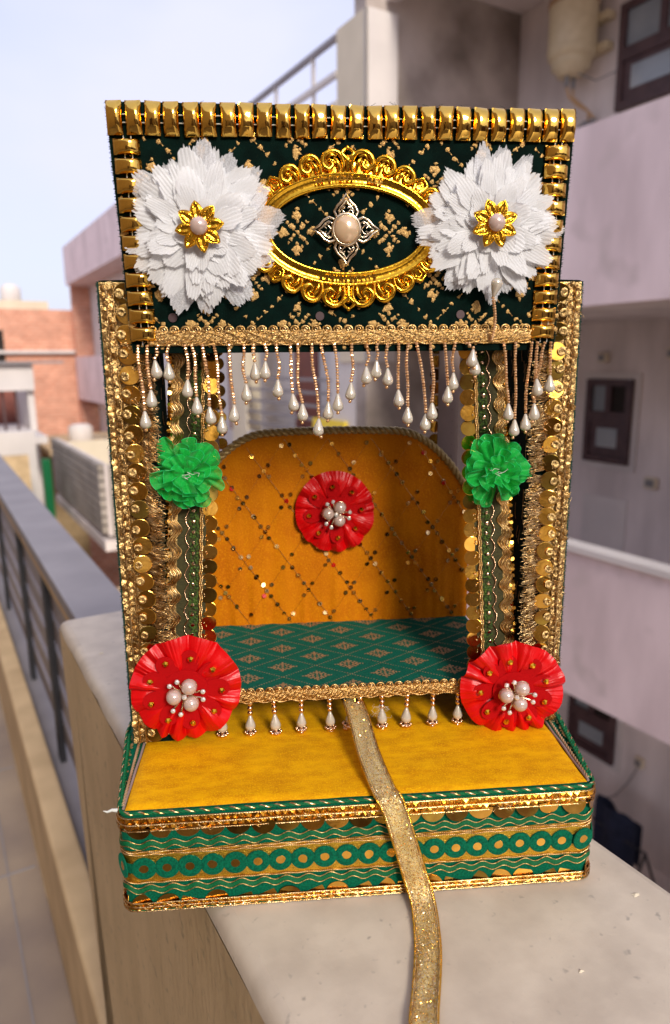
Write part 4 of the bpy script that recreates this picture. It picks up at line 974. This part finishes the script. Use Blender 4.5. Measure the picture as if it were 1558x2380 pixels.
for sg in (-1,1):
    mb=MB(); x0,x1=sorted((sg*.1000+(.0055 if sg>0 else -.0080)+.0,sg*.1000-sg*.0115+( .0 if sg>0 else -.0012)))
    mb.box(x0,x1,.2085,.2105,.0975,.350,'taupe')
    for z in range(24): mb.disc(((x0+x1)/2+sg*.003,.2083,.11+z*.0095),(0,-1,0),.00035,'purplewood',.0001,6)
    bs=sbuild(mb,'rear_strap')
    mb=MB(); z=.10; xe=(x0 if sg>0 else x1)
    while z<.35: mb.disc((xe-sg*.0020,.2112,z),(R_(-.3,.3),-1,R_(-.2,.2)),.0048,random.choice(['discb','discb','disc']),.0001,20); z+=.0105
    o=mb.build('sequin_edge',bs)
# --- red satin rosettes
def rosette(name,cx,cy,cz,Rr,seed,parent_fn,tilt=(0,0,0),pins=9):
    rnd=random.Random(seed); mb=MB(); nt,nr=420,26; nf=rnd.choice((10,11)); ph=rnd.uniform(0,6)
    wob=[rnd.uniform(0,6) for _ in range(4)]
    BD=[];q=rnd.uniform(0,.3)
    while q<2*PI-.2: BD.append(q); q+=rnd.uniform(.24,.66)
    AM=[rnd.uniform(.55,1.25) for _ in BD]
    def warp(t): return t+.16*math.sin(2*t+wob[0])+.10*math.sin(3*t+wob[1])
    def fn(a,b):
        t=2*PI*a; r=Rr*(.12+.88*b); tt=warp(t)+.35*(1-b)+.1*math.sin(4*b)
        q_=((t+.16*math.sin(b*2.2)+.02*math.sin(3*t))%(2*PI)); ip=bisect.bisect_right(BD,q_)-1; lo=BD[ip]; hi=BD[ip+1] if ip+1<len(BD) else 2*PI+BD[0]
        if ip<0: lo=BD[-1]-2*PI; hi=BD[0]
        p_=(q_-lo)/(hi-lo); wv=(.5-.5*math.cos(2*PI*p_))
        k_=wv**.55*.75+.25*p_*(1-max(0,(p_-.85)/.15)); amp=(.0010+.0050*b)*AM[ip%len(AM)]
        rr=r*(1+.012*(k_-.5)*b+.02*math.sin(2*t+wob[3])*b)
        h=amp*k_+.0028*math.sin(PI*min(1,b*.9))-.0012*b**5+.0007*noise.noise(Vector((t*2.5,b*5,seed)))+.0005*noise.noise(Vector((t*14,b*2,seed+3)))+.00055*b*noise.noise(Vector((t*34,b*1.5,seed+7)))
        return (rr*math.cos(t),-.002-h,rr*math.sin(t))
    mb.grid(fn,nt,nr,'red',True,closeu=True); mb.lathe([(Rr*.9,-.0005),(Rr*.9,.0002),(.0001,.0004)],'red',40,(0,0,0),Matrix.Rotation(PI/2,3,'X'))
    o=parent_fn(mb,name,(cx,cy,cz)); o.rotation_euler=tilt
    mb=MB(); rot=rnd.uniform(0,1); k=Rr/.036
    for i in range(pins):
        a=2*PI*i/pins+rot+rnd.uniform(-.08,.08); c=Vector((.0185*k*math.cos(a),-.0066,.0185*k*math.sin(a))); d=Vector((math.cos(a),0,math.sin(a))); pp=Vector((-d.z,0,d.x)); ti=rnd.uniform(-.0008,.0008)
        vs=[]
        for lay in (0,-.0007):
            for q in range(20):
                t=2*PI*q/20; e=d*(.0098*math.cos(t))+pp*(.0062*math.sin(t))*(1+.2*math.cos(t)); vs.append(c+e*k+Vector((0,lay+ti-.0006*math.cos(t),0)))
        mb.add(vs,[tuple(range(20,40))]+[(q,(q+1)%20,20+(q+1)%20,20+q) for q in range(20)],'felt')
    mb.lathe([(.0145*k,0),(.0145*k,.0010),(.0001,.0012)],'felt',32,(0,-.0068,0),Matrix.Rotation(PI/2,3,'X'),smooth=False)
    fl=mb.build('cloth_flower',o)
    mb=MB()
    for i in range(pins):
        a=2*PI*i/pins+rot; rr=.0232*k; c=Vector((rr*math.cos(a),-.0092,rr*math.sin(a))); mb.lathe([(.0006,-.0015),(.0023,-.0004),(.0021,.0006),(.0009,.0020)],'goldc',6,c,Matrix.Rotation(PI/2,3,'X')@Matrix.Rotation(rnd.uniform(0,1),3,'Z'),smooth=False)
    mb.build('gold_studs',o)
    mb=MB(); a0=rnd.uniform(-.1,.1)
    ys=-.0135
    for i in range(3):
        a=PI/3+2*PI*i/3+a0
        for da,L in ((PI/3-.24,.0118),(PI/3+.22,.0122)):
            b=a+da; e=Vector((L*math.cos(b)*k,ys-.0005,L*math.sin(b)*k)); mb.tube([Vector((0,ys+.003,0)),e*.6+Vector((0,ys*.4,0)),e],.00055,'silver',6)
            mb.lathe([(.0012,0),(.0019,.0012),(.0019,.0022)],'silver',4,e,Matrix.Rotation(PI/2,3,'X')@Matrix.Rotation(b,3,'Z'),smooth=False)
            mb.lathe([(.0016,.002),(.0014,.0029),(.0008,.0032),(.0001,.0032)],'gem',8,e,Matrix.Rotation(PI/2,3,'X'),smooth=False)
    mb.lathe([(.0022,.0),(.0020,.0015)],'silver',6,(0,ys-.001,0),Matrix.Rotation(PI/2,3,'X'),smooth=False); mb.lathe([(.0017,.0014),(.0014,.0026),(.0001,.003)],'gem',8,(0,ys-.001,0),Matrix.Rotation(PI/2,3,'X'),smooth=False)
    cl=mb.build('brooch',o)
    mb=MB()
    for i in range(3):
        a=PI/3+2*PI*i/3+a0; c=(.0068*math.cos(a)*k,ys-.001,.0068*math.sin(a)*k); mb.sphere(c,.0049*k**.5,'pearlpink',20,14); mb.lathe([(.0035,0),(.0052,.0016),(.0050,.0018)],'silver',12,(c[0],c[1]+.0030,c[2]),Matrix.Rotation(PI/2,3,'X'))
    mb.build('pearls',o)
    return o
pf=lambda mb,name,loc: sbuild(mb,name,None,loc)
r1=rosette('red_rosette',-.1062,.0690,.1072,.0355,5,pf,(.05,0,.03)); r1['label']='large red satin rosette covering the left front seat corner'
r2=rosette('red_rosette',.1092,.0690,.0955,.0345,9,pf,(.05,.0,-.06)); r2['label']='large red satin rosette covering the right front seat corner'
r3=rosette('red_rosette',.0016,.1965,.1925,.0325,14,pf,(0,0,0),8); r3['label']='red satin rosette in the middle of the backrest'
# --- green organza rosettes
def ruffle(cx,cz,seed,Rr=.0222):
    rnd=random.Random(seed); mb=MB(); U=rnd.uniform
    for (n,L,Wd,h0,lift,cup) in ((11,1.0,1.0,.0008,.12,.0040),(10,.88,1.0,.003,.30,.0055),(8,.70,.95,.006,.50,.0060),(6,.50,.85,.009,.75,.0055),(4,.32,.7,.011,1.0,.0045)):
        for i in range(n):
            a0=2*PI*i/n+U(-.3,.3)+n; l=Rr*L*U(.84,1.12); wd=Rr*Wd*U(.75,1.15)*.62; cs=cup*U(.4,1.3)*rnd.choice((1,1,-.8)); sk=U(-.5,.5); ph=U(0,6); z0=h0+U(0,.0015); lf=lift*U(.6,1.3); ca,sa=math.cos(a0),math.sin(a0); cu=U(-.25,.6)
            def fn(u,b):
                x=(u-.5)*2; w_=wd*(.22+.78*b**.7); r=l*b*(1-.16*x*x)+.001; lx=x*w_*.5*(1-.25*abs(x)*b)+sk*b*b*l*.35+cu*x*x*b*.003
                h=z0+lf*l*b*(1-.45*b)+cs*x*x*b+.0011*math.sin(x*5+ph)*b+.0006*math.sin(b*9+ph)
                return (r*ca-lx*sa,-h,r*sa+lx*ca)
            mb.grid(fn,13,9,'organza',True)
            mb.tube([fn(q/16,1) for q in range(17)],.0002,'organza_edge',4)
            mb.tube([fn(0,q/8) for q in range(4,9)],.00014,'organza_edge',3)
    o=sbuild(mb,'green_rosette',None,(cx,.0745,cz))
    mb=MB()
    for q in range(3):
        P=[Vector((R_(-.003,.003),-.017,R_(-.003,.003)))]
        for s_ in range(5): P.append(P[-1]+Vector((R_(-.0035,.0035),R_(-.0004,.0004),R_(-.002,.002))))
        mb.tube(P,.00018,'stem',4)
    mb.build('loose_threads',o); return o
g1=ruffle(-.0985,.2460,3); g1['label']='green organza rosette on the left strap'
g2=ruffle(.0940,.2425,8,.0212); g2['label']='green organza rosette on the right strap'
# ================================================================ PULL RIBBON
rb=empty('pull_ribbon',(SHL[0]-math.sin(SHR)*.07+.001,SHL[1]+math.cos(SHR)*.07,.08),SHR,'glittery gold ribbon with yellow edges trailing from the seat over the base onto the ledge','ribbon')
KP=[((.0010,.0800,.0868),.0140),((.0035,.0600,.0830),.0140),((.0060,.0300,.0755),.0140),((.0110,.0020,.0690),.0140),((.0150,-.0065,.0640),.0140),((.0200,-.0085,.0480),.0140),((.0250,-.0078,.0300),.0142),((.0290,-.0070,.0150),.0144),((.0318,-.0095,.0060),.0146),((.0322,-.0180,.0022),.0146),((.0300,-.0360,.0016),.0145),((.0268,-.0520,.0034),.0143),((.0220,-.0700,.0030),.0140),((.0170,-.0880,.0040),.0140),((.0130,-.1100,.0020),.0140)]
def cat(t):
    n=len(KP)-1; f=t*n; i=min(n-1,int(f)); u=f-i; g_=lambda q:KP[max(0,min(n,q))]
    out=[]
    for c in range(3):
        p0,p1,p2,p3=[g_(i+d)[0][c] for d in (-1,0,1,2)]; out.append(.5*(2*p1+(-p0+p2)*u+(2*p0-5*p1+4*p2-p3)*u*u+(-p0+3*p1-3*p2+p3)*u**3))
    return Vector(out),lerp(g_(i)[1],g_(i+1)[1],u)
def rbp(a,t,off=0):
    p,wd=cat(t); q,_=cat(min(1,t+.004)); q0,_=cat(max(0,t-.004)); d=(q-q0).normalized(); side=Vector((1,0,0)); side=(side-d*side.dot(d)).normalized(); nn_=side.cross(d); nn_=nn_ if nn_.dot(Vector((0,-.6,.8)))>0 else -nn_
    tw=.10*math.sin(t*9)
    v=p+(side+nn_*tw)*(a-.5)*wd*.94+nn_*(off+.0004*math.sin(a*7+t*22)+.0007*noise.noise(Vector((a*2,t*16,0)))); v=v-Vector((0,.07,.08)); return v
mb=MB(); mb.grid(lambda a,b:tuple(rbp(a,b)),14,220,'ribbon'); mb.grid(lambda a,b:tuple(rbp(1-a,b,-.0003)),14,220,'ribbon'); mb.build('ribbon_band',rb)
mb=MB()
for a in (0,.03,.97,1.0): mb.rope([rbp(a,i/500,.0002) for i in range(501)],.0003,.00055,'goldc' if a in (0,1) else 'hair',2,.0026,4)
mb.build('ribbon_edge',rb)
mb=MB()
for a in (.14,.86): mb.tube([rbp(a,i/300,.0004) for i in range(301)],.00014,'silver',3)
for q in range(5000):
    a=R_(.06,.94); t=R_(0,1); c=rbp(a,t,.0004); mb.disc(c,(R_(-1,1),R_(-1.2,0),R_(.2,1.4)),R_(.00016,.00030),random.choice(['gold','disc','silver','silver']),.0001,4)
mb.build('glitter',rb)
# loose lint by the fringe
mb=MB()
for q in range(12):
    P=[Vector((.020+R_(-.004,.004),.0660,.083+R_(-.003,.003)))]
    for s_ in range(8): P.append(P[-1]+Vector((R_(-.0025,.0025),R_(-.0004,.0004),R_(-.0022,.0022))))
    mb.tube([p-Vector((0,.137,.09)) for p in P],.00007,'stem',3)
mb.build('loose_lint',sw_)
mb=MB(); mb.tube([(-.1395,.003,.0645),(-.142,.002,.0655),(-.1445,.0015,.0648),(-.1465,.001,.066)],[.0012,.0009,.0007,.0002],'stem',5); mb.build('glue_string',st)
for o in list(bpy.data.objects):
    if '_b' in o.keys(): del o['_b']
